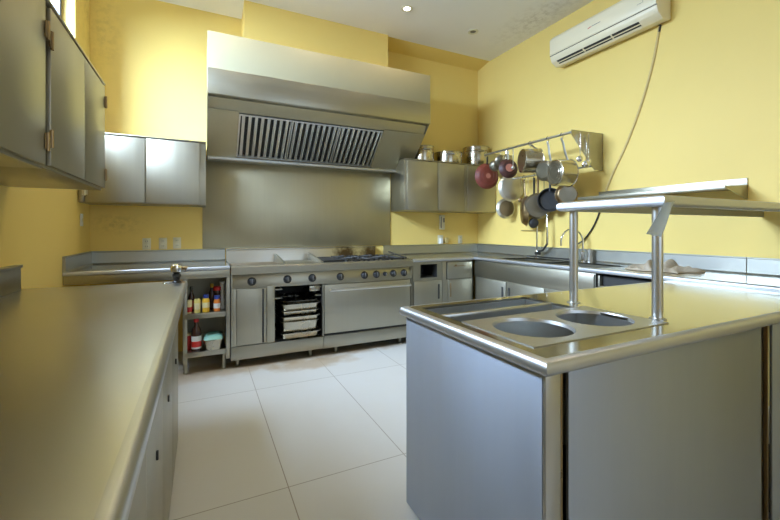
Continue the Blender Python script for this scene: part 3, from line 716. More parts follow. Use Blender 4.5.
bm = B(); box(bm, 2.452, 2.472, yf-.024, yf-.0175, .47, .64, .003); obj('handle', bm, 'dark', d)
bm = B(); box(bm, xa+.02, xb-.02, yf+.06, 4.4, 0, .1); obj('plinth', bm, 'dark', t)
t = thing('base_cabinet', 'steel base cabinet with drawer over door in the back right corner', 'cabinet', (2.75, 4.1, 0))
xa, xb = 2.522, 2.972
bm = B(); box(bm, xa, xb, yf, 4.5, .1, .90, .001); obj('body', bm, 'sv', t)
bm = B(); box(bm, 2.585, 2.94, yf-.018, yf-.001, .690, .884, .003); d = obj('drawer', bm, 'door', t)
bm = B(); box(bm, 2.67, 2.84, yf-.034, yf-.018, .835, .842, .002); cyl(bm, (2.70, yf-.03, .846), (2.70, yf-.018, .846), .012); obj('handle', bm, 'bronze', d)
bm = B(); box(bm, 2.580, 2.694, yf-.002, yf+.0005, .69, .886); box(bm, 2.578, 2.946, yf-.0025, yf+.0005, .684, .890); obj('drawer_gap', bm, 'dark', t)
bm = B(); box(bm, 2.60, 2.935, yf-.018, yf-.001, .11, .676, .003); d = obj('door', bm, 'door', t)
bm = B(); box(bm, 2.62, 2.632, yf-.026, yf-.0175, .48, .64, .003); obj('handle', bm, 'bronze', d)
bm = B(); box(bm, xa+.02, xb-.02, yf+.06, 4.4, 0, .1); obj('plinth', bm, 'dark', t)
# sink base along the right wall (doors face -x)
def right_base(y0, y1, label, doors, hands):
    t = thing('base_cabinet', label, 'cabinet', (3.3, (y0+y1)/2, 0))
    xf = 2.985
    bm = B(); box(bm, xf, xf+.04, y0, y1, .1, .90, .001); box(bm, xf+.04, 3.6, y1-.02, y1, .1, .90); box(bm, xf+.04, 3.6, y0, y0+.02, .1, .90); box(bm, xf+.04, 3.6, y0, y1, .1, .12); obj('body', bm, 'sv', t)
    bm = B(); box(bm, xf-.016, xf-.001, y0+.004, y1-.004, .712, .893, .003); obj('sink_apron', bm, 'sy', t)
    for (a, b_) in doors:
        bm = B(); box(bm, xf-.018, xf-.001, a, b_, .11, .700, .003); obj('door', bm, 'door', t)
    for y in hands:
        bm = B(); box(bm, xf-.026, xf-.018, y-.012, y+.012, .48, .64, .003); obj('handle', bm, 'dark', t)
    bm = B(); box(bm, xf+.06, 3.58, y0+.02, y1-.02, 0, .1); obj('plinth', bm, 'dark', t)
right_base(2.17, 3.76, 'steel sink cabinet along the right wall under the pot rack', [(3.225, 3.72), (2.70, 3.215), (2.18, 2.69)], [3.27, 3.17, 2.24])
t = thing('glass_washer', 'undercounter machine with black slot under the right worktop', 'dishwasher', (3.3, 1.87, 0))
bm = B(); box(bm, 3.03, 3.60, 1.60, 2.155, .05, .885, .003); obj('body', bm, 'dark', t)
bm = B(); box(bm, 2.99, 3.029, 1.605, 2.15, .10, .70, .004); obj('door', bm, 'door', t)
bm = B(); box(bm, 2.985, 3.029, 1.605, 2.15, .778, .80, .004); obj('fascia_strip', bm, 'sy', t)
bm = B(); box(bm, 2.988, 3.029, 2.135, 2.15, .70, .885, .002); obj('side_strip', bm, 'sv', t)
bm = B(); box(bm, 3.05, 3.58, 1.62, 2.14, 0, .05); obj('plinth', bm, 'dark', t)

# ------------------------------------------------------------------ peninsula serving counter
ZI = .915
PX0, PY0, PY1 = .822, .738, 1.590
t = thing('serving_counter', 'big stainless steel serving counter in the right foreground with two round wells', 'counter', (1.9, 1.14, 0))
bm = B(); slab_h(bm, (PX0+.03, 2.953, PY0+.03, PY1-.03), ZI, .010, (.895, 1.530, .862, 1.515)); obj('top', bm, 'topx', t)
bm = B(); sweep(bm, [(2.953, PY1), (PX0, PY1), (PX0, PY0), (2.953, PY0)], bullnose(ZI, .043, .03, .021)); 
obj('edge_roll', bm, 'roll', t)
bm = B(); box(bm, PX0+.026, PX0+.046, PY0+.040, PY1-.020, .012, ZI-.0425, .002); obj('end_panel', bm, 'isl', t)
bm = B(); box(bm, PX0+.027, .908, PY0+.028, PY0+.039, .0, ZI-.0425, .002); obj('corner_post', bm, 'plate', t)
bm = B(); box(bm, .908, .940, PY0+.052, PY0+.060, .0, ZI-.0425); obj('seam_channel', bm, 'potg', t)
bm = B(); box(bm, 2.09, 2.19, PY0+.052, PY0+.060, .0, ZI-.0425); obj('seam_channel', bm, 'potg', t)
bm = B()
for x in (.918, 2.10, 2.168): box(bm, x, x+.008, PY0+.036, PY0+.051, .0, ZI-.0425, .002)
obj('seam_strip', bm, 'bronze', t)
bm = B(); box(bm, .940, 2.09, PY0+.028, PY0+.039, .012, ZI-.0425, .002); obj('side_panel', bm, 'isl', t)
bm = B(); box(bm, 2.19, 2.94, PY0+.028, PY0+.039, .012, ZI-.0425, .002); obj('side_panel', bm, 'isl', t)
bm = B(); box(bm, PX0+.05, 2.94, PY1-.05, PY1-.04, .012, ZI-.0425, .002); obj('back_panel', bm, 'isl', t)
bm = B(); box(bm, PX0+.06, 2.9, PY0+.075, PY1-.055, .0, .05); obj('plinth', bm, 'dark', t)
# wells: two slots and the cut-out area under the plate
bm = B(); basin(bm, .897, 1.528, 1.364, 1.513, ZI-.0105, .76); obj('well_bin', bm, 'tube', t)
bm = B(); basin(bm, .897, 1.528, 1.212, 1.340, ZI-.0105, .76); obj('well_bin', bm, 'tube', t)
bm = B(); basin(bm, .897, 1.528, .864, 1.206, ZI-.0105, .77); wb = obj('well_bin', bm, 'tube', t)
bm = B(); lathe(bm, [(0,.003),(.018,.003),(.022,0)], (1.1, 1.04, .7702), n=16); obj('drain', bm, 'dark', wb)
bm = B(); box(bm, .8955, 1.5295, 1.341, 1.363, ZI-.04, ZI-.001, .004); obj('divider_bar', bm, 'tube', t)
# plate with two round holes
def plate_with_holes(x0, x1, y0, y1, z, th, holes, n=48):
    """tile the rectangle in one cell per hole; each cell is a square ring around a circle"""
    bm = B()
    for (cx, cy, r, a0, a1) in holes:
        def onrect(ang):
            dx, dy = math.cos(ang), math.sin(ang); ts = []
            if dx > 1e-9: ts.append((a1-cx)/dx)
            if dx < -1e-9: ts.append((a0-cx)/dx)
            if dy > 1e-9: ts.append((y1-cy)/dy)
            if dy < -1e-9: ts.append((y0-cy)/dy)
            s = min(ts); return (cx+dx*s, cy+dy*s)
        angs = sorted([2*PI*k/n for k in range(n)] + [math.atan2(yy-cy, xx-cx) % (2*PI) for xx in (a0, a1) for yy in (y0, y1)])
        T = []
        for zz in (z, z-th):
            T.append(([bm.verts.new((*onrect(a), zz)) for a in angs], [bm.verts.new((cx+r*math.cos(a), cy+r*math.sin(a), zz)) for a in angs]))
        m_ = len(angs)
        lip = [bm.verts.new((cx+(r-.004)*math.cos(a), cy+(r-.004)*math.sin(a), z-.012)) for a in angs]
        for k in range(m_):
            k2 = (k+1) % m_
            for (O, I) in T: bm.faces.new((O[k], O[k2], I[k2], I[k]))
            bm.faces.new((T[0][1][k], T[0][1][k2], lip[k2], lip[k]))
            bm.faces.new((T[0][0][k], T[0][0][k2], T[1][0][k2], T[1][0][k]))
    return bm
bm = plate_with_holes(.893, 1.60, .850, 1.208, ZI+.0035, .003, [(1.075, 1.030, .141, .893, 1.240), (1.405, 1.030, .141, 1.240, 1.585)])
obj('well_cover_plate', bm, 'plate', t)

# overshelf on posts
t = thing('overshelf', 'raised steel shelf on two round posts above the serving counter', 'shelf', (2.3, 1.1, ZI))
OX0, OY0, OY1, OZ = 1.572, .858, 1.352, 1.403
bm = B(); box(bm, OX0+.026, 3.655, OY0+.026, OY1-.026, OZ-.008, OZ); obj('shelf_board', bm, 'topx', t)
bm = B(); sweep(bm, [(3.655, OY1), (OX0, OY1), (OX0, OY0), (3.655, OY0)], bullnose(OZ, .044, .026, .018)); obj('shelf_roll', bm, 'roll', t)
for (x, y) in ((1.630, .915), (1.630, 1.300), (3.02, .915)):
    zb = ZI if x < 2 else ZW
    bm = B(); cyl(bm, (x, y, zb+.0005), (x, y, OZ-.009), .0195, n=24); obj('post', bm, 'tube', t)
    bm = B(); lathe(bm, [(.0195,.0005),(.030,.0005),(.030,.003),(.0195,.006)], (x, y, zb), n=24); obj('post_collar', bm, 'tube', t)
# clear plastic strip hanging from the shelf corner
def on_y(px, py, Y):
    u = (px-390)/386.; d = Y/(.899-.438*u); return (d*(.438+.899*u), Y, 1.27-(py-229.5)*d/386.)
bm = B(); rows = []
for (xa_, ya_, xb_, yb_, Yk) in ((663,203,675,201,.853),(661,209,671.5,208,.850),(656,218,668,219,.845),(651,226,665,228,.842),(646,234,661,237,.838)):
    A_ = on_y(xa_, ya_, Yk); C_ = on_y(xb_, yb_, Yk); M_ = [(A_[k]+C_[k])/2 for k in range(3)]; M_[1] -= .006
    rows.append([bm.verts.new(A_), bm.verts.new(M_), bm.verts.new(C_)])
for a, b_ in zip(rows, rows[1:]):
    for k in range(2): bm.faces.new((a[k], a[k+1], b_[k+1], b_[k]))
r_ = bmesh.ops.solidify(bm, geom=bm.faces[:], thickness=.002)
solo('plastic_strip', bm, 'film', 'milky bluish plastic strip hanging from the near corner of the raised shelf', 'plastic strip')

# ------------------------------------------------------------------ taps
def pj_y(px, X):
    u = (px-390)/386.; d = X/(.438+.899*u); return d*(.899-.438*u)
ty = pj_y(537, 3.57)
t = thing('pre_rinse_tap', 'tall steel pre-rinse tap column rising beside the sinks below the hanging pans', 'tap', (3.57, ty, ZW))
bm = B(); lathe(bm, [(0,0),(.03,0),(.03,.01),(.018,.02),(.018,.08),(.012,.09)], (3.57, ty, ZW+.0005), n=18); cyl(bm, (3.57, ty, ZW+.06), (3.57, ty, 1.44), .0105, n=12); obj('riser', bm, 'chrome', t)
dY = ty-pj_y(548, 3.57)
bm = B(); tube(bm, [(3.57, ty, 1.44), (3.57, ty-dY*.25, 1.50), (3.565, ty-dY*.6, 1.52), (3.56, ty-dY*.95, 1.47), (3.56, ty-dY, 1.20)], .009, 10); cyl(bm, (3.56, ty-dY, 1.10), (3.56, ty-dY, 1.24), .014, n=12); obj('sprayer_arm', bm, 'chrome', t)
bm = B(); tube(bm, [(3.56, ty-dY, 1.11), (3.56, ty-dY*.6, 1.03), (3.57, ty-.01, 1.01)], .012, 10); cyl(bm, (3.54, ty-.01, .99), (3.60, ty-.01, .99), .02, n=14); obj('valve', bm, 'dark', t)
gy = pj_y(583, 3.57)
t = thing('gooseneck_tap', 'chrome gooseneck tap with arched spout on the right worktop', 'tap', (3.57, gy, ZW))
bm = B(); lathe(bm, [(0,0),(.026,0),(.026,.008),(.018,.014),(.018,.10),(.010,.11)], (3.57, gy, ZW+.0005), n=18); obj('tap_base', bm, 'chrome', t)
bm = B(); R_ = .115; arc = [(3.57-R_+R_*math.cos(PI*k/16), gy+.04*k/16*2, 1.16+R_*math.sin(PI*k/16)) for k in range(17)]
tube(bm, [(3.57, gy, ZW+.1)]+arc+[(3.34, gy+.08, 1.10)], .009, 12); obj('spout', bm, 'chrome', t)
gy2 = pj_y(589, 3.59)
bm = B(); lathe(bm, [(0,0),(.028,0),(.028,.05),(.022,.055),(.022,.10),(.030,.105),(.030,.125),(.020,.135),(0,.135)], (3.59, gy2-.01, ZW+.0005), n=18)
solo('soap_dispenser', bm, 'tube', 'short fat steel soap dispenser beside the gooseneck tap', 'dispenser')
hp = [(XR-.006, pj_y(604, XR)-.0, 1.62), (XR-.008, pj_y(600, XR), 1.45), (XR-.012, pj_y(594, XR), 1.30), (XR-.02, pj_y(585, XR), 1.16), (XR-.06, pj_y(577, XR), 1.075), (3.58, pj_y(574, 3.57), .99), (3.56, pj_y(571, 3.56), .955), (3.535, pj_y(560, 3.53), .950), (3.53, pj_y(545, 3.53), .950), (3.535, pj_y(533, 3.53), .955), (3.51, pj_y(526, 3.50), .948)]
def smooth_path(P, n=6):
    P = [Vector(p) for p in P]; out = []
    for i in range(len(P)-1):
        p0 = P[max(i-1,0)]; p1 = P[i]; p2 = P[i+1]; p3 = P[min(i+2, len(P)-1)]
        for k in range(n):
            t_ = k/n; out.append(.5*((2*p1)+(p2-p0)*t_+(2*p0-5*p1+4*p2-p3)*t_*t_+(3*p1-p0-3*p2+p3)*t_**3))
    return out+[P[-1]]
bm = B(); tube(bm, smooth_path(hp), .008, 8); solo('rubber_hose', bm, 'black', 'black rubber hose hanging down the wall to the sinks', 'hose')

# cloth on the right worktop
bm = B(); nx, ny = 26, 44; x0, x1, y0, y1 = 3.18, 3.55, 1.64, 2.06
rows = []
for i in range(nx+1):
    row = []
    for j in range(ny+1):
        u, v = i/nx, j/ny
        e = math.sin(PI*u)**.5*math.sin(PI*v)**.5
        h = 1.15*e*(.030+.022*math.sin(9*u+5*math.sin(6*v))+.020*math.sin(13*v+3*u)+.01*math.sin(31*v-9*u))
        row.append(bm.verts.new((x0+(x1-x0)*u+.03*math.sin(7*v), y0+(y1-y0)*v+.03*math.sin(6*u), ZW+.003+max(0, h))))
    rows.append(row)
for a, b_ in zip(rows, rows[1:]):
    for k in range(ny): bm.faces.new((a[k], a[k+1], b_[k+1], b_[k]))
bmesh.ops.solidify(bm, geom=bm.faces[:], thickness=.003)
bmesh.ops.translate(bm, verts=bm.verts, vec=(0,0,.0015))
solo('kitchen_cloth', bm, 'cloth', 'crumpled beige cloth lying on the right worktop near the wall', 'cloth')

# ------------------------------------------------------------------ things on the walls
t = thing('wall_shelf', 'shallow steel wall shelf with upstand on right wall, behind the raised shelf', 'shelf', (3.5, 2.0, 1.5))
bm = B(); box(bm, XR-.012, XR-.001, 1.421, 2.62, 1.575, 1.655, .001); obj('upstand', bm, 'sy', t)
bm = B(); box(bm, 3.345, XR-.013, 1.435, 2.62, 1.572, 1.580); box(bm, 3.338, 3.350, 1.421, 2.62, 1.556, 1.588, .003); obj('shelf_board', bm, 'sy', t)
for y in (1.421, 2.60):
    bm = B(); prism(bm, [(3.352,1.571),(XR-.001,1.495),(XR-.001,1.603),(3.352,1.582)], 'y', y, y+.012, .001); obj('bracket', bm, 'sv', t)

t = thing('air_conditioner', 'long cream split air conditioner high on the right wall', 'air conditioner', (3.6, 2.5, 3.06))
AY0, AY1 = 1.945, 3.065; XA = XR-.002
P1 = [(XA,3.095),(XA-.11,3.075),(XA-.185,3.115),(XA-.205,3.16),(XA-.205,3.36),(XA-.17,3.395),(XA,3.395)]
bm = B(); prism(bm, P1, 'y', AY0, AY1, .012); obj('casing', bm, 'white_pl', t)
bm = B(); prism(bm, [(XA-.200,3.185),(XA-.212,3.185),(XA-.212,3.35),(XA-.200,3.352)], 'y', AY0+.004, AY1-.004, .003); obj('front_panel', bm, 'white_pl', t)
bm = B(); box(bm, XA-.2065, XA-.19, AY0+.003, AY1-.003, 3.176, 3.182); obj('panel_gap', bm, 'dark', t)
def on_chin(bm, y0, y1, s0, s1, o):  # strips on the slanted air outlet
    p = Vector((XA-.185, 0, 3.115)); q = Vector((XA-.205, 0, 3.16)); p0 = Vector((XA-.11, 0, 3.075))
    d = (p-p0); nn = Vector((d.z, 0, -d.x)); nn = nn.normalized()
    if nn.x > 0: nn = -nn
    vs = []
    for (y, s_, oo) in ((y0,s0,o),(y1,s0,o),(y1,s1,o),(y0,s1,o),(y0,s0,-.006),(y1,s0,-.006),(y1,s1,-.006),(y0,s1,-.006)):
        c_ = p0+d*s_+nn*oo; vs.append(bm.verts.new((c_.x, y, c_.z)))
    for f in ((0,1,2,3),(7,6,5,4),(0,4,5,1),(1,5,6,2),(2,6,7,3),(3,7,4,0)): bm.faces.new([vs[i] for i in f])
bm = B(); on_chin(bm, AY0+.17, AY1-.07, .34, .96, .001); obj('air_slot', bm, 'dark', t)
for (a, b_, o) in ((.56, .68, .004), (.04, .28, .003)):
    bm = B(); on_chin(bm, AY0+.17, AY1-.07, a, b_, o); obj('louvre', bm, 'white_pl', t)
bm = B()
for y in (AY0+.42, AY0+.72): on_chin(bm, y, y+.012, .42, .96, .006)
obj('slot_clip', bm, 'white_pl', t)
bm = B(); prism(bm, [(2.60,3.268),(2.565,3.276),(2.55,3.272),(2.585,3.263)], 'x', XA-.2135, XA-.2118); obj('red_mark', bm, 'cap_red', t, 'small red logo swoosh')
bm = B(); box(bm, XA-.2135, XA-.2118, 2.46, 2.55, 3.272, 3.277); obj('maker_mark', bm, 'grey_pl', t)
bm = B()
for (z0,z1,y0,y1) in ((3.25,3.252,2.06,2.11),(3.25,3.28,2.058,2.06)): box(bm, XA-.2135, XA-.2118, y0, y1, z0, z1)
obj('display_outline', bm, 'grey_pl', t)
# cable
cp = [(XR-.006, onv[0], onv[1]) for onv in ((2.035,3.08),(2.05,3.0),(2.10,2.75),(2.20,2.42),(2.33,2.10),(2.46,1.85),(2.545,1.66))]
bm = B(); tube(bm, smooth_path(cp), .011, 8); cb = thing('drain_cable', 'thin yellowed pipe curving down the right wall from the air conditioner', 'pipe', (XR-.006, 2.3, 1.66)); obj('pipe', bm, 'cable_y', cb)
bm = B(); cyl(bm, (XR-.006, 2.033, 3.088), (XR-.006, 2.043, 3.03), .011, n=10); obj('pipe_sleeve', bm, 'black', cb)

def outlet(x, z, label, g=None):
    t = thing('power_outlet', label, 'outlet', (x, YB, z), g)
    bm = B(); box(bm, x-.036, x+.036, YB-.007, YB-.0005, z-.058, z+.058, .003); obj('cover_plate', bm, 'outlet', t)
    for dz in (-.026, .026):
        bm = B(); box(bm, x-.017, x+.017, YB-.010, YB-.0068, z+dz-.019, z+dz+.019, .002); s_ = obj('socket', bm, 'outlet', t)
        bm = B(); box(bm, x-.009, x-.006, YB-.0106, YB-.0099, z+dz-.006, z+dz+.008); box(bm, x+.006, x+.009, YB-.0106, YB-.0099, z+dz-.006, z+dz+.008); obj('slot', bm, 'dark', s_)
outlet(-.50, 1.125, 'leftmost of three power outlets in a row below the left back cabinet')
outlet(-.358, 1.127, 'middle one of three power outlets in a row below the left back cabinet')
outlet(-.232, 1.13, 'rightmost of three power outlets in a row, nearest the steel sheet')
outlet(3.348, 1.128, 'single power outlet below the right back cabinet near the corner')
t = thing('light_switch', 'pale switch plate on left wall above the corner upstand', 'switch', (XL, 4.277, 1.354))
bm = B(); box(bm, XL+.0005, XL+.008, 4.24, 4.312, 1.30, 1.41, .003); obj('cover_plate', bm, 'white_pt', t)
bm = B(); box(bm, XL+.008, XL+.013, 4.268, 4.284, 1.34, 1.37, .002); obj('rocker', bm, 'outlet', t)
t = thing('wall_phone', 'narrow upright phone-like handset holder on back wall right of the range', 'handset', (3.022, YB, 1.25))
bm = B(); box(bm, 2.985, 3.062, YB-.04, YB-.001, 1.27, 1.47, .008); obj('case', bm, 'outlet', t)
bm = B(); box(bm, 2.990, 3.004, YB-.046, YB-.0395, 1.29, 1.45, .003); box(bm, 3.03, 3.055, YB-.044, YB-.0395, 1.37, 1.43, .003); obj('grille', bm, 'grey_pl', t)
t = thing('power_outlet', 'double outlet with plug below the handset holder on back wall', 'outlet', (3.04, YB, 1.12))
bm = B(); box(bm, 2.965, 3.055, YB-.008, YB-.0005, 1.07, 1.19, .003); obj('cover_plate', bm, 'outlet', t)
bm = B(); box(bm, 2.985, 3.03, YB-.045, YB-.008, 1.072, 1.15, .006); obj('plug', bm, 'white_pt', t)
bm = B(); box(bm, 3.075, 3.125, YB-.04, YB-.001, 1.08, 1.155, .005); solo('timer_box', bm, 'cable_y', 'small brown box on back wall beside the plug', 'timer')

# ------------------------------------------------------------------ pots on the right back cabinet
ZK = 2.1455
def stock_pot(px, r, h, label, lid_line=True, Y=4.33, kind='stock_pot', ang=0., rim=.006):
    u = (px-390)/386.; d = Y/(.899-.438*u); X = d*(.438+.899*u)
    t = thing(kind, label, 'pot', (X, Y, ZK))
    bm = B(); lathe(bm, [(0,0),(r-.012,0),(r-.002,.008),(r,.02),(r,h*.70),(r,h-.006),(r+rim,h-.003),(r+rim,h),(r-.003,h),(r-.004,h-.01),(r-.004,.02),(r-.014,.008),(0,.008)], (X, Y, ZK), n=40); obj('body', bm, 'pot', t)
    if lid_line:
        bm = B(); lathe(bm, [(r+.0005,h*.76),(r+.004,h*.77),(r+.004,h*.79),(r+.0005,h*.80)], (X, Y, ZK), n=40); obj('band', bm, 'bronze', t)
    for s in (0, PI):
        a = ang+s; c_, s_ = math.cos(a), math.sin(a); hz = ZK+h*.72
        pts = [(X+(r-.002)*c_-.045*s_, Y+(r-.002)*s_+.045*c_, hz), (X+(r+.028)*c_-.042*s_, Y+(r+.028)*s_+.042*c_, hz+.004), (X+(r+.028)*c_+.042*s_, Y+(r+.028)*s_-.042*c_, hz+.004), (X+(r-.002)*c_+.045*s_, Y+(r-.002)*s_-.045*c_, hz)]
        bm = B(); tube(bm, pts, .006, 8); obj('handle', bm, 'tube', t)
    return t
stock_pot(423, .140, .195, 'left steel stock pot on the cabinet, half hidden by the hood', ang=-PI/2-.2)
stock_pot(448, .185, .150, 'low wide steel pot on the cabinet between two taller pots', False, Y=4.345, kind='saute_pot', ang=-PI/2-.4)
stock_pot(476, .180, .270, 'right tall steel stock pot on the cabinet, nearest the pan rack', ang=-PI/2-.3, Y=4.372)

# ------------------------------------------------------------------ pot rack
BX, BZ = 3.224, 2.215
t = thing('pot_rack', 'steel pan rack with end plates and rails on the right wall', 'pan rack', (3.5, 3.2, 1.865))
for y in (2.580, 3.86):
    bm = B(); prism(bm, [(XR-.001,2.245),(BX-.02,2.235),(BX-.02,2.19),(3.53,1.868),(XR-.001,1.868)], 'y', y, y+.004); box(bm, XR-.02, XR-.001, y-.001, y+.03, 1.868, 2.245); obj('end_plate', bm, 'sv', t)
bm = B(); cyl(bm, (BX, 2.584, BZ), (BX, 3.86, BZ), .0125, n=14); obj('front_rail', bm, 'tube', t)
LX, LZ = 3.50, 1.905
bm = B(); cyl(bm, (LX, 2.584, LZ), (LX, 3.86, LZ), .010, n=12); obj('rear_rail', bm, 'tube', t)

def pan(kind, px, py, r, dep, bar, mat, label, rz=-.45, tilt=0., hlen=None, hmat='tube', inner=None, hook=True, back=False, disc=None, hx=0., taper=.88, cat='pan', zc=None, sag=0.):
    """px,py: where its centre should be seen; hangs from rail `bar` ('f' or 'r'); base faces local -y"""
    X = BX if bar == 'f' else LX; Zb = BZ if bar == 'f' else LZ
    u = (px-390)/386.; d = X/(.438+.899*u); Y = d*(.899-.438*u); zc = 1.27-(py-229.5)*d/386.
    drop = Zb-zc
    hl = max(.03, drop-r)
    t = thing(kind, label, cat, (0,0,0)); ORG[t.name] = Vector((0,0,0))
    cz = -drop
    # base at y=-dep/2 ... open side at +dep/2 unless back
    sgn = -1 if not back else 1
    prof = [(0,sgn*dep/2),(r*taper-.008,sgn*dep/2),(r*taper,sgn*(dep/2-.006)),(r-.002,-sgn*(dep/2-.006)),(r+.004,-sgn*dep/2),(r-.003,-sgn*dep/2),(r*taper-.005,sgn*(dep/2-.010)),(0,sgn*(dep/2-.010))]
    bm = B(); lathe(bm, prof, (0,0,cz), (0,1,0), 36); obj('body', bm, mat, t)
    if disc:
        bm = B(); f_ = sgn*(dep/2+.0015); g_ = sgn*(dep/2-.001); k_ = disc[1]
        lathe(bm, [(0,f_),(r*k_,f_),(r*k_,g_)], (0,0,cz), (0,1,0), 28); obj('base_disc', bm, disc[0], t)
        for q in disc[2:]:
            bm = B(); lathe(bm, [(r*q,f_-sgn*.001),(r*q+.003,f_+sgn*.002),(r*q+.007,f_-sgn*.001)], (0,0,cz), (0,1,0), 28); obj('base_ring', bm, mat, t)
    yh = -sgn*(dep/2-.012); z1 = cz+r-.006
    bm = B(); tube(bm, smooth_path([(0, yh, z1-.03), (0, yh, z1), (0, yh*.6, z1+.3*hl), (0, yh*.25, z1+.7*hl), (0, 0, max(-.045, z1+hl*.8)), (0, .0, -.03)], 4), .013, 8, sx=.7, sy=.9); obj('handle', bm, hmat, t)
    bm = B(); tube(bm, [(0,0,-.045),(0,.014,-.035),(0,.017,-.012)]+[(0, .0145*math.cos(a), .002+.0165*math.sin(a)) for a in [0, PI*.25, PI*.5, PI*.75, PI]]+[(0,-.017,-.012)], .0028, 6); obj('hook', bm, 'black', t)
    t.location = (X, Y, Zb); t.rotation_euler = (tilt, 0, rz)
    # local y of the hook is across the rail, so turn hook frame to suit any rz (round rail)
    return t
# upper row
G = 'pans hanging on the rack'
pan('frying_pan', 487.5, 176, .158, .045, 'f', 'red_en', 'red frying pan, leftmost on the pan rack, its base to the room', rz=-.25, tilt=.0, disc=('pink',.20,.45,.7), taper=.8, hmat='black')
pan('frying_pan', 508, 168.5, .112, .04, 'f', 'red_dk', 'small dark red pan with pink centre, beside the red frying pan', rz=-.35, tilt=-.1, disc=('pink',.42,.62), taper=.8, hmat='tube')
pan('frying_pan', 512, 187.5, .172, .035, 'r', 'potw', 'large pale aluminium pan with worn base under the dark red pan', rz=-.25, taper=.9)
pan('frying_pan', 506, 208.5, .125, .035, 'r', 'potw', 'pale aluminium pan, lowest left on the pan rack', rz=-.25, taper=.9, disc=('potg',.8))
pan('saucepan', 530, 161, .135, .19, 'f', 'pot', 'deep steel saucepan, first big one from the left on front rail', rz=-1.98, taper=.97, disc=('bronze',.8), cat='saucepan')
pan('saucepan', 547.5, 171, .110, .12, 'f', 'potg', 'small grey saucepan between the two large steel saucepans', rz=-1.60, taper=.95, disc=('potg',.7,.8), cat='saucepan')
pan('saucepan', 561.5, 173, .135, .17, 'f', 'pot', 'large steel saucepan nearest the rack end plate, ringed base towards the room', rz=-1.78, taper=.96, disc=('potg',.85,.5,.7), cat='saucepan')
# lower row on the rear rail
pan('frying_pan', 524, 211, .185, .055, 'r', 'bronze', 'bronze-edged pan hanging edge-on in the lower row', rz=-2.22, taper=.8, hmat='bronze')
pan('frying_pan', 538, 206, .150, .05, 'r', 'potg', 'grey-green pan in the middle of the lower row', rz=-.75, taper=.88, hmat='bronze', disc=('potg',.86))
pan('frying_pan', 550, 200, .130, .060, 'r', 'iron', 'black cast pan with grey inside in the lower row', rz=-.85, taper=.85, back=True, hmat='black', disc=('potg',.6))
pan('frying_pan', 567, 194.5, .112, .06, 'r', 'bronze', 'tarnished steel pan at right end of the lower row', rz=-.6, taper=.9, disc=('potg',.8))
pan('skillet', 534, 223, .055, .035, 'r', 'iron', 'small black skillet hanging lowest behind the bronze-edged pan', rz=-.5, hmat='black')
# utensils on hooks
def utensil(kind, px, X, Zt, zbowl, mat, label, br=.03, rz=-.5, Yfix=None, w=.008, whisk=False, strainer=False):
    u = (px-390)/386.; d = X/(.438+.899*u); Y = Yfix if Yfix else d*(.899-.438*u)
    t = thing(kind, label, 'utensil', (0,0,0)); ORG[t.name] = Vector((0,0,0)); L = Zt-zbowl
    bm = B(); tube(bm, [(0,0,.0),(0,.0,-L*.5),(0,0,-L+br*.6)], [w, w*.8, w*.6], 8, sx=1, sy=.35); obj('handle', bm, mat, t)
    bm = B()
    if whisk:
        for q in range(8):
            a = PI*q/8
            tube(bm, [(br*math.sin(PI*k/12)*math.cos(a)*(.6+.4*math.sin(PI*k/12)), br*math.sin(PI*k/12)*math.sin(a), -L+br-(2*br)*math.sin(PI*k/24)**1.0) for k in range(0,25,2)], .002, 5)
        obj('wires', bm, mat, t)
    else:
        lathe(bm, [(0,.45*br),(.5*br,.38*br),(.85*br,.15*br),(br,-.12*br),(br*.94,-.12*br),(.8*br,.08*br),(.5*br,.28*br),(0,.35*br)], (0,0,-L), (0,-1,-.25), 22); obj('bowl', bm, mat, t)
    bm = B(); tube(bm, [(0,0,-.01),(0,.010,.0)]+[(0,.010*math.cos(a),.006+.010*math.sin(a)) for a in (0,.8,1.6,2.4,3.14)], .0022, 6); obj('hook', bm, 'tube', t)
    t.location = (X, Y, Zt); t.rotation_euler = (0, 0, rz); return t
utensil('ladle', 579.5, 3.30, 2.20, 1.955, 'chrome', 'steel ladle hanging in front of the rack end plate, left one', .030, Yfix=2.562)
utensil('ladle', 588.5, 3.42, 2.20, 1.940, 'chrome', 'steel ladle hanging in front of the rack end plate, right one', .028, Yfix=2.560)
utensil('ladle', 585, 3.365, 2.12, 1.905, 'chrome', 'lowest steel ladle with shiny round bowl before the end plate', .038, Yfix=2.545)
utensil('strainer', 500, BX, BZ-.02, 2.10, 'potg', 'dark round strainer at far left end of the front rail', .065, rz=-.2)
utensil('whisk', 506, BX, BZ-.02, 2.12, 'chrome', 'wire whisk hanging among strainers at left end of the rail', .045, rz=.3, whisk=True)
utensil('strainer', 495, BX, BZ-.02, 2.05, 'potg', 'second dark strainer half behind the red frying pan', .070, rz=-.7)
utensil('spatula', 513, BX, BZ-.01, 1.98, 'tube', 'bright flat steel handle hanging left of first saucepan', .02, w=.016)
utensil('long_spoon', 520.5, LX, LZ, 1.63, 'bronze', 'long brown spoon hanging behind the large pale pan', .03)
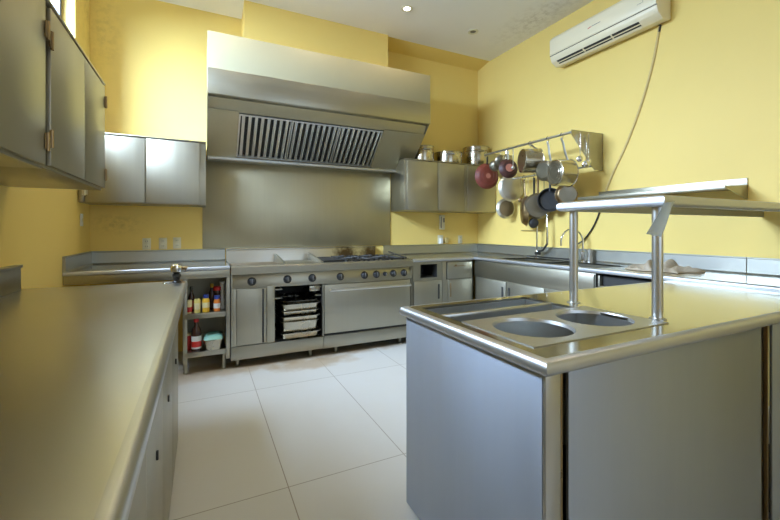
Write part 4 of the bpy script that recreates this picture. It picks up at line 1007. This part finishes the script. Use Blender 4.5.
utensil('long_spoon', 528, LX, LZ, 1.62, 'bronze', 'second long brown spoon right of the first', .028)
utensil('skimmer', 544, LX, LZ, 1.66, 'iron', 'black handled skimmer hanging in the lower row', .04)
# thin wire rack bar on the wall below the pans
bm = B(); yy0, yy1 = 3.68, 3.36
cyl(bm, (XR-.02, yy0, 1.255), (XR-.02, yy1, 1.255), .004, n=8); cyl(bm, (XR-.001, yy0-.02, 1.255), (XR-.02, yy0-.02, 1.255), .004, n=8); cyl(bm, (XR-.001, yy1+.02, 1.255), (XR-.02, yy1+.02, 1.255), .004, n=8)
solo('towel_rail', bm, 'bronze', 'thin dark rail on right wall just below the hanging pans', 'rail')

# ------------------------------------------------------------------ light
world = bpy.data.worlds.new('World'); SC.world = world; world.use_nodes = True
wn = world.node_tree; bg = wn.nodes['Background']; bg.inputs['Color'].default_value = (.70,.84,1,1); bg.inputs['Strength'].default_value = 1.8
def area(name, loc, rot, sx, sy, e, c):
    L = bpy.data.lights.new(name, 'AREA'); L.shape = 'RECTANGLE'; L.size = sx; L.size_y = sy; L.energy = e; L.color = c
    o = bpy.data.objects.new(name, L); COL.objects.link(o); o.location = loc; o.rotation_euler = rot; return o
area('daylight_left', (XL-1.0, 3.0, 3.75), (0, -math.radians(60), 0), 1.9, 3.0, 1550, (.55,.74,1))
area('fill_rear', ((RX0+RX1)/2, YF-.16, (RZ0+RZ1)/2), (PI/2, 0, 0), RX1-RX0, RZ1-RZ0, 7, (.5,.72,1))  # dim fill lamp added outside the invented rear window

# ------------------------------------------------------------------ camera
cam = bpy.data.cameras.new('Camera'); co = bpy.data.objects.new('Camera', cam); COL.objects.link(co); SC.camera = co
co.location = (0, 0, 1.27); co.rotation_euler = (PI/2, 0, -math.radians(25.97))
cam.sensor_width = 36; cam.lens = 386/780*36; cam.shift_y = -(260-229.5)/780; cam.clip_start = .02
SC.view_settings.view_transform = 'Standard'; SC.view_settings.look = 'None'
SC.view_settings.gamma = 1; SC.view_settings.use_curve_mapping = False; SC.view_settings.exposure = .2
